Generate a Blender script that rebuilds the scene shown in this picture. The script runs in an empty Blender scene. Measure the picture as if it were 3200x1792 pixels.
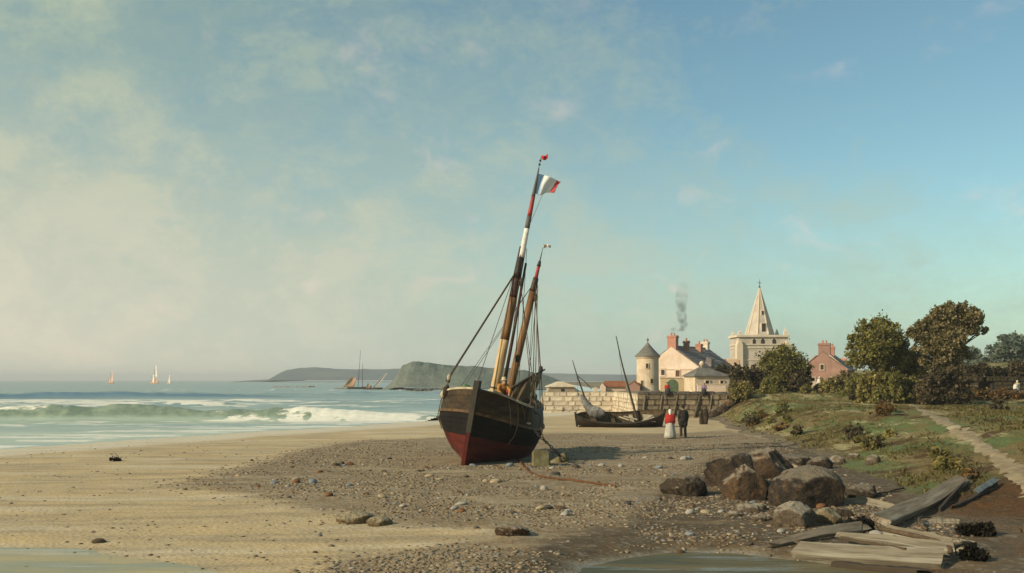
import bpy, bmesh, math, random
import numpy as np
from mathutils import Vector, Matrix, Euler
R = math.radians
random.seed(7)
rng = np.random.default_rng(7)
C = bpy.context.scene.collection
scene = bpy.context.scene

# ------------------------------------------------------------------ camera, world, sun, exposure
FPX, HOR, CZ = 3200.0, 1188.0, 3.75
cam_data = bpy.data.cameras.new('camera')
cam_data.sensor_width = 36.0
cam_data.lens = 36.0
cam_data.shift_y = (HOR - 896.0) / 3200.0
cam_data.clip_start = 0.1
cam_data.clip_end = 40000
cam = bpy.data.objects.new('camera', cam_data)
C.objects.link(cam)
cam.location = (0, 0, CZ)
cam.rotation_euler = (R(90), 0, 0)
scene.camera = cam

SUN = Vector((-0.80, -0.46, 0.47)).normalized()
SUN_EL = math.asin(SUN.z)
SUN_AZ = math.atan2(SUN.x, SUN.y)

world = bpy.data.worlds.new('World')
scene.world = world
world.use_nodes = True
wn, wl = world.node_tree.nodes, world.node_tree.links
wn.clear()
def wnode(t, **kw):
    n = wn.new(t)
    for k, v in kw.items():
        setattr(n, k, v)
    return n
def wmath(op, a, b=None, c=None, clamp=False):
    n = wnode('ShaderNodeMath', operation=op, use_clamp=clamp)
    for i, v in enumerate((a, b, c)):
        if v is None: continue
        if isinstance(v, (int, float)): n.inputs[i].default_value = v
        else: wl.new(v, n.inputs[i])
    return n.outputs[0]
def wmix(f, a, b):
    n = wnode('ShaderNodeMix', data_type='RGBA')
    for i, v in ((0, f), (6, a), (7, b)):
        if isinstance(v, (int, float)): n.inputs[i].default_value = v
        elif isinstance(v, tuple): n.inputs[i].default_value = v + (1,)
        else: wl.new(v, n.inputs[i])
    return n.outputs[2]
wout = wnode('ShaderNodeOutputWorld')
wbg = wnode('ShaderNodeBackground')
wbg.inputs['Strength'].default_value = 0.10
wl.new(wbg.outputs[0], wout.inputs['Surface'])
sky = wnode('ShaderNodeTexSky', sky_type='NISHITA', sun_disc=False, sun_elevation=SUN_EL, sun_rotation=SUN_AZ,
            air_density=1.0, dust_density=0.6, ozone_density=1.0)
tc = wnode('ShaderNodeTexCoord')
sep = wnode('ShaderNodeSeparateXYZ')
wl.new(tc.outputs['Generated'], sep.inputs[0])
# hue of the painted sky: the clear part leans to turquoise
tint = wnode('ShaderNodeMix', data_type='RGBA', blend_type='MULTIPLY')
tint.inputs[0].default_value = 1.0
wl.new(sky.outputs[0], tint.inputs[6])
tint.inputs[7].default_value = (0.77, 0.97, 0.85, 1)
# high thin veil of cloud, thicker towards the sun's side and the horizon
def wnoise(scale, detail, stretch, rough=0.6, dist=0.0):
    m = wnode('ShaderNodeMapping'); m.inputs['Scale'].default_value = stretch
    wl.new(tc.outputs['Generated'], m.inputs[0])
    n = wnode('ShaderNodeTexNoise')
    n.inputs['Scale'].default_value = scale; n.inputs['Detail'].default_value = detail
    n.inputs['Roughness'].default_value = rough; n.inputs['Distortion'].default_value = dist
    wl.new(m.outputs[0], n.inputs['Vector'])
    return n.outputs[0]
nbig = wnoise(3.6, 9, (1, 1, 1.5), 0.66, 0.25)
nmid = wnoise(9.0, 9, (1, 1, 1.5), 0.70, 0.2)
nfine = wnoise(24, 5, (1, 1, 1.8), 0.75, 0.8)
nfleck = wnoise(11, 4, (1, 1, 1.5), 0.6, 0.3)
elev = sep.outputs['Z']
side = wmath('MULTIPLY_ADD', sep.outputs['X'], -0.97, wmath('MULTIPLY', sep.outputs['Y'], -0.10))
elc = wmath('MINIMUM', elev, 0.42)      # above the frame the sky goes on as at its upper edge
v1 = wmath('MULTIPLY_ADD', elc, -1.45, 0.76)
v2 = wmath('MULTIPLY_ADD', side, 1.25, v1)
lowv = wmath('MULTIPLY_ADD', elev, -3.4, 1.0, clamp=True)
v2 = wmath('ADD', v2, wmath('MULTIPLY', wmath('MULTIPLY', lowv, lowv), 0.64))
v3 = wmath('ADD', wmath('MULTIPLY_ADD', nbig, 1.0, -0.48), v2)
v4 = wmath('ADD', wmath('MULTIPLY_ADD', nfine, 0.60, -0.30), v3)
pm = wnode('ShaderNodeMapRange', interpolation_type='SMOOTHSTEP')
wl.new(nmid, pm.inputs[0]); pm.inputs[1].default_value = 0.44; pm.inputs[2].default_value = 0.68; pm.inputs[3].default_value = -0.08; pm.inputs[4].default_value = 0.24
v5 = wmath('ADD', v4, pm.outputs[0])
veil = wmath('MULTIPLY', wmath('ADD', v5, 0.0, clamp=True), 0.93, clamp=True)
VEIL_LOW = (6.1, 5.6, 4.6)
VEIL_HIGH = (3.3, 4.0, 3.1)
lowf = wmath('MULTIPLY_ADD', elev, -3.4, 1.0, clamp=True)
sidef = wmath('MULTIPLY_ADD', side, 1.5, 0.55, clamp=True)
veilcol = wmix(lowf, VEIL_HIGH, wmix(sidef, (3.1, 4.2, 3.85), VEIL_LOW))
pm2 = wnode('ShaderNodeMapRange', interpolation_type='SMOOTHSTEP')
wl.new(nmid, pm2.inputs[0]); pm2.inputs[1].default_value = 0.38; pm2.inputs[2].default_value = 0.64
shade = wmix(pm2.outputs[0], (0.91, 0.94, 0.93), (1.08, 1.04, 0.99))
vm = wnode('ShaderNodeMix', data_type='RGBA', blend_type='MULTIPLY'); vm.inputs[0].default_value = 1.0
wl.new(veilcol, vm.inputs[6]); wl.new(shade, vm.inputs[7])
c1 = wmix(veil, tint.outputs[2], vm.outputs[2])
fle = wnode('ShaderNodeMapRange', interpolation_type='SMOOTHSTEP')
wl.new(nfleck, fle.inputs[0]); fle.inputs[1].default_value = 0.58; fle.inputs[2].default_value = 0.80
fle.inputs[3].default_value = 0.0; fle.inputs[4].default_value = 0.75
flef = wmath('MULTIPLY', fle.outputs[0], wmath('MULTIPLY_ADD', elev, -2.2, 1.0, clamp=True))
c2 = wmix(flef, c1, (6.9, 5.5, 4.7))
wl.new(c2, wbg.inputs['Color'])

sun_data = bpy.data.lights.new('sun', 'SUN')
sun_data.energy = 3.6
sun_data.angle = R(0.6)
sun_data.color = (1.0, 0.87, 0.66)
sun = bpy.data.objects.new('sun', sun_data)
C.objects.link(sun)
sun.location = (-60, -20, 60)
sun.rotation_euler = SUN.to_track_quat('Z', 'Y').to_euler()

scene.view_settings.view_transform = 'Standard'
scene.view_settings.look = 'None'
scene.view_settings.gamma = 1.0
scene.view_settings.use_curve_mapping = False
scene.view_settings.exposure = 0.35
scene.render.engine = 'CYCLES'
scene.cycles.use_denoising = True
scene.cycles.max_bounces = 6
scene.cycles.volume_bounces = 0
scene.cycles.caustics_reflective = False
scene.cycles.caustics_refractive = False

# ------------------------------------------------------------------ helpers
def tag(o, label=None, cat=None, group=None, kind=None):
    if label: o['label'] = label
    if cat: o['category'] = cat
    if group: o['group'] = group
    if kind: o['kind'] = kind
    return o

def empty(name, loc=(0, 0, 0), rot=(0, 0, 0), label=None, cat=None, group=None):
    o = bpy.data.objects.new(name, None)
    o.empty_display_size = 0.3
    C.objects.link(o)
    o.location = loc; o.rotation_euler = rot
    return tag(o, label, cat, group)

def link(name, me, mat=None, parent=None, smooth=False):
    if mat is not None and not me.materials:
        for m in (mat if isinstance(mat, (list, tuple)) else [mat]): me.materials.append(m)
    if smooth: me.polygons.foreach_set('use_smooth', np.ones(len(me.polygons), dtype=bool))
    o = bpy.data.objects.new(name, me)
    C.objects.link(o)
    if parent is not None: o.parent = parent
    return o

class MB:
    """collects shapes and builds ONE mesh object"""
    def __init__(s): s.v, s.f, s.m = [], [], []
    def add(s, vs, fs, mi=0):
        b = len(s.v)
        s.v += [tuple(p) for p in vs]
        s.f += [tuple(i + b for i in f) for f in fs]
        s.m += [mi] * len(fs)
    def box(s, c, d, M=None, mi=0):
        x, y, z = d[0] / 2, d[1] / 2, d[2] / 2
        vs = [Vector((sx * x, sy * y, sz * z)) for sx in (-1, 1) for sy in (-1, 1) for sz in (-1, 1)]
        c = Vector(c)
        vs = [(M @ p if M is not None else p) + c for p in vs]
        s.add(vs, [(0, 1, 3, 2), (4, 6, 7, 5), (0, 4, 5, 1), (2, 3, 7, 6), (0, 2, 6, 4), (1, 5, 7, 3)], mi)
    def tube(s, pts, rad, n=8, caps=True, mi=0):
        pts = [Vector(p) for p in pts]
        if isinstance(rad, (int, float)): rad = [rad] * len(pts)
        vs, fs = [], []
        up = Vector((0.123, 0.31, 0.94)).normalized()
        for i, p in enumerate(pts):
            d = (pts[min(i + 1, len(pts) - 1)] - pts[max(i - 1, 0)])
            d = d.normalized() if d.length > 1e-9 else Vector((0, 0, 1))
            a = up - d * up.dot(d)
            if a.length < 1e-3: a = Vector((1, 0, 0)) - d * d.x
            a.normalize(); b = d.cross(a)
            up = a
            for k in range(n):
                t = 2 * math.pi * k / n
                vs.append(p + (a * math.cos(t) + b * math.sin(t)) * rad[i])
        for i in range(len(pts) - 1):
            for k in range(n):
                k2 = (k + 1) % n
                fs.append((i * n + k, i * n + k2, (i + 1) * n + k2, (i + 1) * n + k))
        if caps:
            fs.append(tuple(range(n - 1, -1, -1)))
            fs.append(tuple((len(pts) - 1) * n + k for k in range(n)))
        s.add(vs, fs, mi)
    def lathe(s, prof, n=20, c=(0, 0, 0), mi=0, wob=None, a0=0.0):
        """prof: list of (r, z) from bottom to top"""
        vs, fs = [], []
        c = Vector(c)
        for j, (r, z) in enumerate(prof):
            for k in range(n):
                t = a0 + 2 * math.pi * k / n
                rr = r * (1 + (wob(t, j / max(1, len(prof) - 1)) if wob else 0))
                vs.append(c + Vector((rr * math.cos(t), rr * math.sin(t), z)))
        for j in range(len(prof) - 1):
            for k in range(n):
                k2 = (k + 1) % n
                fs.append((j * n + k, j * n + k2, (j + 1) * n + k2, (j + 1) * n + k))
        fs.append(tuple(range(n - 1, -1, -1)))
        fs.append(tuple((len(prof) - 1) * n + k for k in range(n)))
        s.add(vs, fs, mi)
    def prism(s, poly, axis, a, b, mi=0):
        """extrude a 2-D polygon; axis 'y': poly is (x, z), extruded from y=a to y=b; axis 'x': poly is (y, z); axis 'z': (x, y)"""
        def P(p, t):
            return {'y': (p[0], t, p[1]), 'x': (t, p[0], p[1]), 'z': (p[0], p[1], t)}[axis]
        n = len(poly)
        vs = [P(p, a) for p in poly] + [P(p, b) for p in poly]
        fs = [tuple(range(n)), tuple(range(2 * n - 1, n - 1, -1))]
        fs += [(i, i + n, (i + 1) % n + n, (i + 1) % n) for i in range(n)]
        s.add(vs, fs, mi)
    def ball(s, c, r, seg=10, ring=7, mi=0, M=None):
        c = Vector(c)
        if isinstance(r, (int, float)): r = (r, r, r)
        vs, fs = [], []
        for j in range(1, ring):
            ph = math.pi * j / ring
            for k in range(seg):
                t = 2 * math.pi * k / seg
                p = Vector((r[0] * math.sin(ph) * math.cos(t), r[1] * math.sin(ph) * math.sin(t), -r[2] * math.cos(ph)))
                vs.append((M @ p if M is not None else p) + c)
        bot, top = Vector((0, 0, -r[2])), Vector((0, 0, r[2]))
        vs += [(M @ bot if M is not None else bot) + c, (M @ top if M is not None else top) + c]
        nb = len(vs) - 2
        for j in range(ring - 2):
            for k in range(seg):
                k2 = (k + 1) % seg
                fs.append((j * seg + k, j * seg + k2, (j + 1) * seg + k2, (j + 1) * seg + k))
        for k in range(seg):
            k2 = (k + 1) % seg
            fs.append((nb, k2, k))
            fs.append((nb + 1, (ring - 2) * seg + k, (ring - 2) * seg + k2))
        s.add(vs, fs, mi)
    def mesh(s, name, fix=True):
        me = bpy.data.meshes.new(name)
        me.from_pydata(s.v, [], s.f)
        if any(s.m): me.polygons.foreach_set('material_index', s.m)
        if fix:
            bm = bmesh.new(); bm.from_mesh(me)
            bmesh.ops.recalc_face_normals(bm, faces=bm.faces)
            bm.to_mesh(me); bm.free()
        me.update()
        return me
    def build(s, name, mat=None, parent=None, smooth=False, fix=True):
        return link(name, s.mesh(name, fix), mat, parent, smooth)

def np_mesh(name, verts, faces):
    """verts (n,3) float, faces (m,k) int with constant k"""
    me = bpy.data.meshes.new(name)
    verts = np.asarray(verts, dtype=np.float32); faces = np.asarray(faces, dtype=np.int32)
    n, (m, k) = len(verts), faces.shape
    me.vertices.add(n); me.vertices.foreach_set('co', verts.ravel())
    me.loops.add(m * k); me.loops.foreach_set('vertex_index', faces.ravel())
    me.polygons.add(m)
    me.polygons.foreach_set('loop_start', np.arange(0, m * k, k, dtype=np.int32))
    me.update(calc_edges=True)
    return me

def fattr(me, name, arr):
    a = me.attributes.new(name, 'FLOAT', 'POINT')
    a.data.foreach_set('value', np.asarray(arr, dtype=np.float32).ravel())

# numpy value noise
_perm = rng.random((256, 256))
def vnoise(x, y, seed=0):
    x = np.asarray(x, float) + seed * 17.31; y = np.asarray(y, float) + seed * 9.77
    xi, yi = np.floor(x).astype(int), np.floor(y).astype(int)
    fx, fy = x - xi, y - yi
    fx, fy = fx * fx * (3 - 2 * fx), fy * fy * (3 - 2 * fy)
    g = lambda a, b: _perm[a & 255, b & 255]
    return ((g(xi, yi) * (1 - fx) + g(xi + 1, yi) * fx) * (1 - fy) + (g(xi, yi + 1) * (1 - fx) + g(xi + 1, yi + 1) * fx) * fy)
def fbm(x, y, o=4, seed=0):
    s, a, t = 0, 1.0, 0
    for i in range(o):
        s = s + a * (vnoise(x * 2 ** i, y * 2 ** i, seed + i * 3) - 0.5); t += a; a *= 0.5
    return 2 * s / t          # about -1..1
def sstep(x, a=0.0, b=1.0):
    t = np.clip((np.asarray(x, float) - a) / (b - a), 0, 1)
    return t * t * (3 - 2 * t)
def Q(x, y): return (x * 3200 / 2576.0, y * 3200 / 2576.0)

# ------------------------------------------------------------------ materials
MATS = {}
def mat(name, a, b=None, scale=3.0, rough=0.85, bump=0.3, bscale=None, detail=5, contrast=(0.35, 0.65), stretch=(1, 1, 1),
        c=None, cscale=None, spec=0.3, per_object=0.0, coords='Object', bdist=0.02, metallic=0.0):
    """principled with two or three noise-mixed base colours and fine relief"""
    if name in MATS: return MATS[name]
    m = bpy.data.materials.new(name); m.use_nodes = True
    nt = m.node_tree; N, L = nt.nodes, nt.links
    p = N['Principled BSDF']
    p.inputs['Roughness'].default_value = rough
    p.inputs['Specular IOR Level'].default_value = spec
    p.inputs['Metallic'].default_value = metallic
    t = N.new('ShaderNodeTexCoord'); mp = N.new('ShaderNodeMapping')
    mp.inputs['Scale'].default_value = stretch
    L.new(t.outputs[coords], mp.inputs[0])
    def noise(sc, det=detail):
        n = N.new('ShaderNodeTexNoise'); n.inputs['Scale'].default_value = sc; n.inputs['Detail'].default_value = det
        n.inputs['Roughness'].default_value = 0.65
        L.new(mp.outputs[0], n.inputs['Vector'])
        return n.outputs[0]
    def mapr(s, lo, hi, o0=0.0, o1=1.0):
        r = N.new('ShaderNodeMapRange'); r.interpolation_type = 'SMOOTHSTEP'
        L.new(s, r.inputs[0]); r.inputs[1].default_value = lo; r.inputs[2].default_value = hi
        r.inputs[3].default_value = o0; r.inputs[4].default_value = o1
        return r.outputs[0]
    def mix(f, x, y):
        n = N.new('ShaderNodeMix'); n.data_type = 'RGBA'
        L.new(f, n.inputs[0])
        for i, v in ((6, x), (7, y)):
            if isinstance(v, tuple): n.inputs[i].default_value = v + (1,)
            else: L.new(v, n.inputs[i])
        return n.outputs[2]
    b = b or tuple(min(1, q * 0.7) for q in a)
    col = mix(mapr(noise(scale), *contrast), a, b)
    if c: col = mix(mapr(noise(cscale or scale * 0.37, 3), 0.52, 0.68), col, c)
    if per_object:
        oi = N.new('ShaderNodeObjectInfo')
        hs = N.new('ShaderNodeHueSaturation')
        L.new(col, hs.inputs['Color'])
        mr = N.new('ShaderNodeMapRange'); L.new(oi.outputs['Random'], mr.inputs[0])
        mr.inputs[3].default_value = 1 - per_object; mr.inputs[4].default_value = 1 + per_object
        L.new(mr.outputs[0], hs.inputs['Value'])
        col = hs.outputs[0]
    L.new(col, p.inputs['Base Color'])
    if bump:
        bn = N.new('ShaderNodeBump'); bn.inputs['Strength'].default_value = bump; bn.inputs['Distance'].default_value = bdist
        L.new(noise(bscale or scale * 4, 6), bn.inputs['Height'])
        L.new(bn.outputs[0], p.inputs['Normal'])
    MATS[name] = m
    return m
def add_nodes(m):
    nt = m.node_tree
    return nt.nodes, nt.links, nt.nodes['Principled BSDF']
class G:
    """tiny node-graph writer"""
    def __init__(s, name, rough=0.9, spec=0.3):
        s.m = bpy.data.materials.new(name); s.m.use_nodes = True
        s.N, s.L = s.m.node_tree.nodes, s.m.node_tree.links
        s.p = s.N['Principled BSDF']; s.p.inputs['Roughness'].default_value = rough; s.p.inputs['Specular IOR Level'].default_value = spec
        s.tc = s.N.new('ShaderNodeTexCoord')
        MATS[name] = s.m
    def attr(s, name):
        n = s.N.new('ShaderNodeAttribute'); n.attribute_name = name; return n.outputs['Fac']
    def noise(s, scale, detail=5, stretch=(1, 1, 1), rough=0.65, dist=0.0, coords='Object'):
        mp = s.N.new('ShaderNodeMapping'); mp.inputs['Scale'].default_value = stretch
        s.L.new(s.tc.outputs[coords], mp.inputs[0])
        n = s.N.new('ShaderNodeTexNoise'); n.inputs['Scale'].default_value = scale; n.inputs['Detail'].default_value = detail
        n.inputs['Roughness'].default_value = rough; n.inputs['Distortion'].default_value = dist
        s.L.new(mp.outputs[0], n.inputs['Vector']); return n.outputs[0]
    def vor(s, scale, stretch=(1, 1, 1), out='Color'):
        mp = s.N.new('ShaderNodeMapping'); mp.inputs['Scale'].default_value = stretch
        s.L.new(s.tc.outputs['Object'], mp.inputs[0])
        n = s.N.new('ShaderNodeTexVoronoi'); n.inputs['Scale'].default_value = scale
        s.L.new(mp.outputs[0], n.inputs['Vector']); return n.outputs[out]
    def mr(s, x, lo, hi, a=0.0, b=1.0):
        r = s.N.new('ShaderNodeMapRange'); r.interpolation_type = 'SMOOTHSTEP'
        s.L.new(x, r.inputs[0])
        for i, v in enumerate((lo, hi, a, b)): r.inputs[i + 1].default_value = v
        return r.outputs[0]
    def math(s, op, a, b=None, clamp=False):
        n = s.N.new('ShaderNodeMath'); n.operation = op; n.use_clamp = clamp
        for i, v in enumerate((a, b)):
            if v is None: continue
            if isinstance(v, (int, float)): n.inputs[i].default_value = v
            else: s.L.new(v, n.inputs[i])
        return n.outputs[0]
    def mix(s, f, a, b, blend='MIX'):
        n = s.N.new('ShaderNodeMix'); n.data_type = 'RGBA'; n.blend_type = blend
        for i, v in ((0, f), (6, a), (7, b)):
            if isinstance(v, (int, float)): n.inputs[i].default_value = v
            elif isinstance(v, tuple): n.inputs[i].default_value = v + (1,)
            else: s.L.new(v, n.inputs[i])
        return n.outputs[2]
    def bump(s, h, strength=0.4, dist=0.05):
        b = s.N.new('ShaderNodeBump'); b.inputs['Strength'].default_value = strength; b.inputs['Distance'].default_value = dist
        s.L.new(h, b.inputs['Height']); s.L.new(b.outputs[0], s.p.inputs['Normal'])
    def col(s, c): s.L.new(c, s.p.inputs['Base Color'])
# ------------------------------------------------------------------ the lie of the land (heights in metres over the sea)
def ground_pt(px, py, z):
    D = FPX * (CZ - z) / (py - HOR)
    return ((px - 1600) / FPX * D, D)
def poly_q(pts, z=0.3): return np.array([ground_pt(*Q(*p), z) for p in pts])
def polymask(poly, x, y, soft):
    """1 inside, 0 outside, smooth over +-soft metres"""
    x = np.asarray(x, float); y = np.asarray(y, float)
    dmin = np.full(x.shape, 1e9); inside = np.zeros(x.shape, bool)
    n = len(poly)
    for i in range(n):
        ax, ay = poly[i]; bx, by = poly[(i + 1) % n]
        ex, ey = bx - ax, by - ay
        t = np.clip(((x - ax) * ex + (y - ay) * ey) / (ex * ex + ey * ey), 0, 1)
        dmin = np.minimum(dmin, np.hypot(x - ax - t * ex, y - ay - t * ey))
        c = ((ay > y) != (by > y)) & (x < (bx - ax) * (y - ay) / (by - ay + 1e-12) + ax)
        inside ^= c
    sd = np.where(inside, dmin, -dmin)
    return sstep(sd, -soft, soft)
DARK_SHINGLE = poly_q([(440, 1222), (620, 1175), (760, 1132), (900, 1108), (1110, 1102), (1350, 1092), (1700, 1092), (1830, 1085), (2050, 1130),
                  (2260, 1190), (2640, 1330), (2640, 1400), (2000, 1385), (1700, 1372), (1500, 1400), (1420, 1443), (1050, 1443), (1120, 1400), (1240, 1345), (1000, 1330), (800, 1290), (620, 1245)])  # soft-edged pebbly area, coloured darker than the bare sand
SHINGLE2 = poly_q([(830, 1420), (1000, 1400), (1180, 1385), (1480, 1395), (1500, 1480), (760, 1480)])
STREAM = poly_q([(1340, 1475), (1440, 1412), (1530, 1398), (1700, 1377), (1850, 1380), (1980, 1396), (2080, 1408), (2280, 1418), (2420, 1432), (2500, 1475)])
MUD = poly_q([(1880, 1118), (2120, 1120), (2400, 1180), (2700, 1300), (2700, 1480), (1180, 1480), (1330, 1385), (1560, 1330), (1640, 1250), (1760, 1180)])
POOL = poly_q([(-260, 1400), (-100, 1375), (160, 1374), (330, 1395), (480, 1412), (560, 1428), (480, 1480), (-260, 1480)])
def shore_d(x, y):
    """metres landward of the water's edge"""
    return (x + 28) * 0.893 - (y - 55) * 0.45 + 1.6 * fbm(x / 13, y / 13, 3, 5) + 0.5 * fbm(x / 3, y / 3, 2, 6)
def beach_h(x, y):
    d = shore_d(x, y)
    h = np.where(d > 0, 0.34 * (1 - np.exp(-d / 12)), 0.05 * d)
    r = sstep(d, 2, 10)
    sh = polymask(DARK_SHINGLE, x, y, 2.0)
    h = h + r * (0.05 * fbm(x / 5, y / 5, 3, 1) + 0.018 * fbm(x / 0.9, y / 0.9, 3, 2)) + sh * (0.07 + 0.035 * fbm(x / 0.55, y / 0.55, 2, 3))
    h = h - 0.17 * polymask(STREAM, x, y, 0.7) - 0.10 * polymask(POOL, x, y, 1.2)
    return np.maximum(h, -1.2)
TOE_D = [0, 18, 21, 26.7, 36.5, 47, 53, 58, 66, 75, 84, 92, 96, 110, 400]
TOE_X = [9.4, 9.2, 8.9, 9.3, 10.8, 12.8, 13.0, 13.4, 14.2, 15.2, 16.8, 17.4, 18.4, 24, 60]
def bank_s(x, y):
    w = np.interp(y, [18, 27, 40, 60, 68, 80, 96], [12, 12, 10, 7, 6, 4.5, 4])
    return (x - np.interp(y, TOE_D, TOE_X) - 0.7 * fbm(x / 4, y / 4, 3, 11)) / w
def bank_h(x, y):
    s = bank_s(x, y)
    ss = sstep(s)
    h = 0.30 + 1.60 * ss - 0.5 * np.clip(-s, 0, 3)
    h = h + ss * (0.15 * fbm(x / 6, y / 6, 3, 12) + 0.10 * fbm(x / 1.6, y / 1.6, 4, 13) - 0.10 * sstep(np.abs(fbm(x / 3.2, y / 3.2, 4, 15)), 0.14, 0.0)) + sstep(s, 0, 0.15) * 0.05 * fbm(x / 0.5, y / 0.5, 2, 14)
    h = h + ss * 0.60 * sstep(y, 90, 96) + 0.012 * np.clip(y - 85, 0, None) * sstep(x - 0.2 * y, 0, 20) + 0.05 * np.clip(y - 120, 0, 85) * sstep(x - 0.40 * y, 0, 14)
    return h
def ground_h(x, y): return np.maximum(beach_h(x, y), bank_h(x, y))
def at(px, py):
    """the point of the ground seen at a place in the photograph"""
    D = np.geomspace(9, 420, 1400)
    x = (px - 1600) / FPX * D; z = CZ - (py - HOR) / FPX * D
    below = np.nonzero(z < ground_h(x, D))[0]
    i = below[0] if len(below) else len(D) - 1
    lo, hi = D[max(i - 1, 0)], D[i]
    for _ in range(18):
        mdl = (lo + hi) / 2
        if CZ - (py - HOR) / FPX * mdl < ground_h(np.array((px - 1600) / FPX * mdl), np.array(mdl)): hi = mdl
        else: lo = mdl
    return Vector(((px - 1600) / FPX * hi, hi, CZ - (py - HOR) / FPX * hi))
def pt(px, py, D): return Vector(((px - 1600) / FPX * D, D, CZ - (py - HOR) / FPX * D))
def gz(x, y): return float(ground_h(np.array(float(x)), np.array(float(y))))

def fan(name, Ds, ts, hfun, keep=None):
    """height-field sheet whose cells grow with distance"""
    D, T = np.meshgrid(Ds, ts, indexing='ij')
    X, Y = D * T, D
    Z = hfun(X, Y)
    nj = len(ts)
    idx = np.arange(len(Ds) * nj).reshape(len(Ds), nj)
    F = np.stack([idx[:-1, :-1], idx[:-1, 1:], idx[1:, 1:], idx[1:, :-1]], -1).reshape(-1, 4)
    if keep is not None:
        k = keep(X, Y, Z).ravel()
        F = F[k[F].any(1)]
        used = np.unique(F); remap = np.full(len(k), -1); remap[used] = np.arange(len(used))
        F = remap[F]
        V = np.stack([X.ravel(), Y.ravel(), Z.ravel()], -1)[used]
        X, Y, Z = V[:, 0], V[:, 1], V[:, 2]
    V = np.stack([X.ravel(), Y.ravel(), Z.ravel()], -1)
    me = np_mesh(name, V, F)
    me.polygons.foreach_set('use_smooth', np.ones(len(me.polygons), dtype=bool))
    return me, X.ravel(), Y.ravel(), Z.ravel()

# --- beach
def beach_material():
    g = G('sand_and_shingle', 0.9, 0.25)
    sh, wet, mud = g.attr('shingle'), g.attr('wet'), g.attr('mud')
    n1, n2, n3 = g.noise(0.35, 5), g.noise(2.2, 6), g.noise(14, 4)
    streak = g.noise(0.9, 5, (0.25, 1.6, 1))
    sand = g.mix(g.mr(n1, .35, .65), (0.54, 0.395, 0.205), (0.45, 0.345, 0.20))
    sand = g.mix(g.mr(n2, .50, .72, 0, .55), sand, (0.56, 0.46, 0.30))
    sand = g.mix(g.mr(streak, .46, .66, 0, .8), sand, (0.33, 0.25, 0.15))
    sand = g.mix(g.mr(g.noise(0.30, 5, (.3, 1.5, 1)), .50, .66, 0, .7), sand, (0.60, 0.50, 0.34))
    sand = g.mix(g.mr(g.noise(0.5, 6, (.35, 1.3, 1), dist=.5), .56, .70, 0, .55), sand, (0.27, 0.205, 0.13))
    sand = g.mix(g.mr(n3, .6, .8, 0, .35), sand, (0.20, 0.155, 0.10))
    peb = g.vor(9.0)
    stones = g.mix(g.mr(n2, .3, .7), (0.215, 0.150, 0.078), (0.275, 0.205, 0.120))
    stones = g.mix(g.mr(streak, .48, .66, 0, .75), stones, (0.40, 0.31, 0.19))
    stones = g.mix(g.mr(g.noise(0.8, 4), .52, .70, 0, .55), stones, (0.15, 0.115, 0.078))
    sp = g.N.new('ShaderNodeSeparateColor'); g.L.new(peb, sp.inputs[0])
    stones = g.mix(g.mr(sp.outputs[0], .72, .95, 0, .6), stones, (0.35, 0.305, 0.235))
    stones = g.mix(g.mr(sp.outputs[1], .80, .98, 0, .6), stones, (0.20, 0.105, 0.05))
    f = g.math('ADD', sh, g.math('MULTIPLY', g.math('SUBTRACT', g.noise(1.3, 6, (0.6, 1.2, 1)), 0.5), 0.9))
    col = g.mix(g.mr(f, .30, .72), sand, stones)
    mu = g.mix(g.mr(n2, .35, .65), (0.105, 0.068, 0.034), (0.060, 0.042, 0.025))
    mu = g.mix(g.mr(streak, .50, .68, 0, .8), mu, (0.18, 0.12, 0.055))
    mu = g.mix(g.mr(sp.outputs[0], .75, .97, 0, .5), mu, (0.26, 0.225, 0.17))
    col = g.mix(g.math('MULTIPLY', g.mr(g.math('ADD', mud, g.math('MULTIPLY', g.math('SUBTRACT', n1, .5), 1.0)), .3, .75), .9), col, mu)
    sho = g.attr('shore')
    col = g.mix(g.mr(g.math('ADD', sho, g.math('MULTIPLY', g.math('SUBTRACT', streak, .5), .8)), .3, .8), col, g.mix(g.mr(streak, .5, .66, 0, .7), (0.62, 0.54, 0.40), (0.42, 0.345, 0.23)))
    wetf = g.math('ADD', wet, g.math('MULTIPLY', g.math('SUBTRACT', streak, 0.5), 0.8))
    wf = g.mr(wetf, .25, .75)
    col = g.mix(g.math('MULTIPLY', wf, 0.75), col, (0.30, 0.265, 0.19))
    g.col(col)
    g.L.new(g.mr(wf, 0, 1, .9, .38), g.p.inputs['Roughness'])
    g.bump(g.math('ADD', g.noise(5, 6), g.math('MULTIPLY', g.vor(9.0, out='Distance'), 0.6)), 0.5, 0.05)
    return g.m
Ds = np.geomspace(7.5, 330, 430)
ts = np.linspace(-0.85, 0.85, 620)
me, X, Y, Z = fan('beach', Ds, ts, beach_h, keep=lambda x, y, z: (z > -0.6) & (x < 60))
fattr(me, 'shingle', np.clip(polymask(DARK_SHINGLE, X, Y, 2.4) + 0.85 * polymask(SHINGLE2, X, Y, 0.8), 0, 1))
d_ = shore_d(X, Y)
fattr(me, 'shore', sstep(-d_, -11, -4))
fattr(me, 'wet', np.clip(sstep(-d_, -2.2, 0.5) + 0.75 * polymask(POOL, X, Y, 2.2) + 0.9 * polymask(STREAM, X, Y, 0.9), 0, 1))
fattr(me, 'mud', polymask(MUD, X, Y, 1.6))
tag(link('beach', me, beach_material()), kind='structure')

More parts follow.
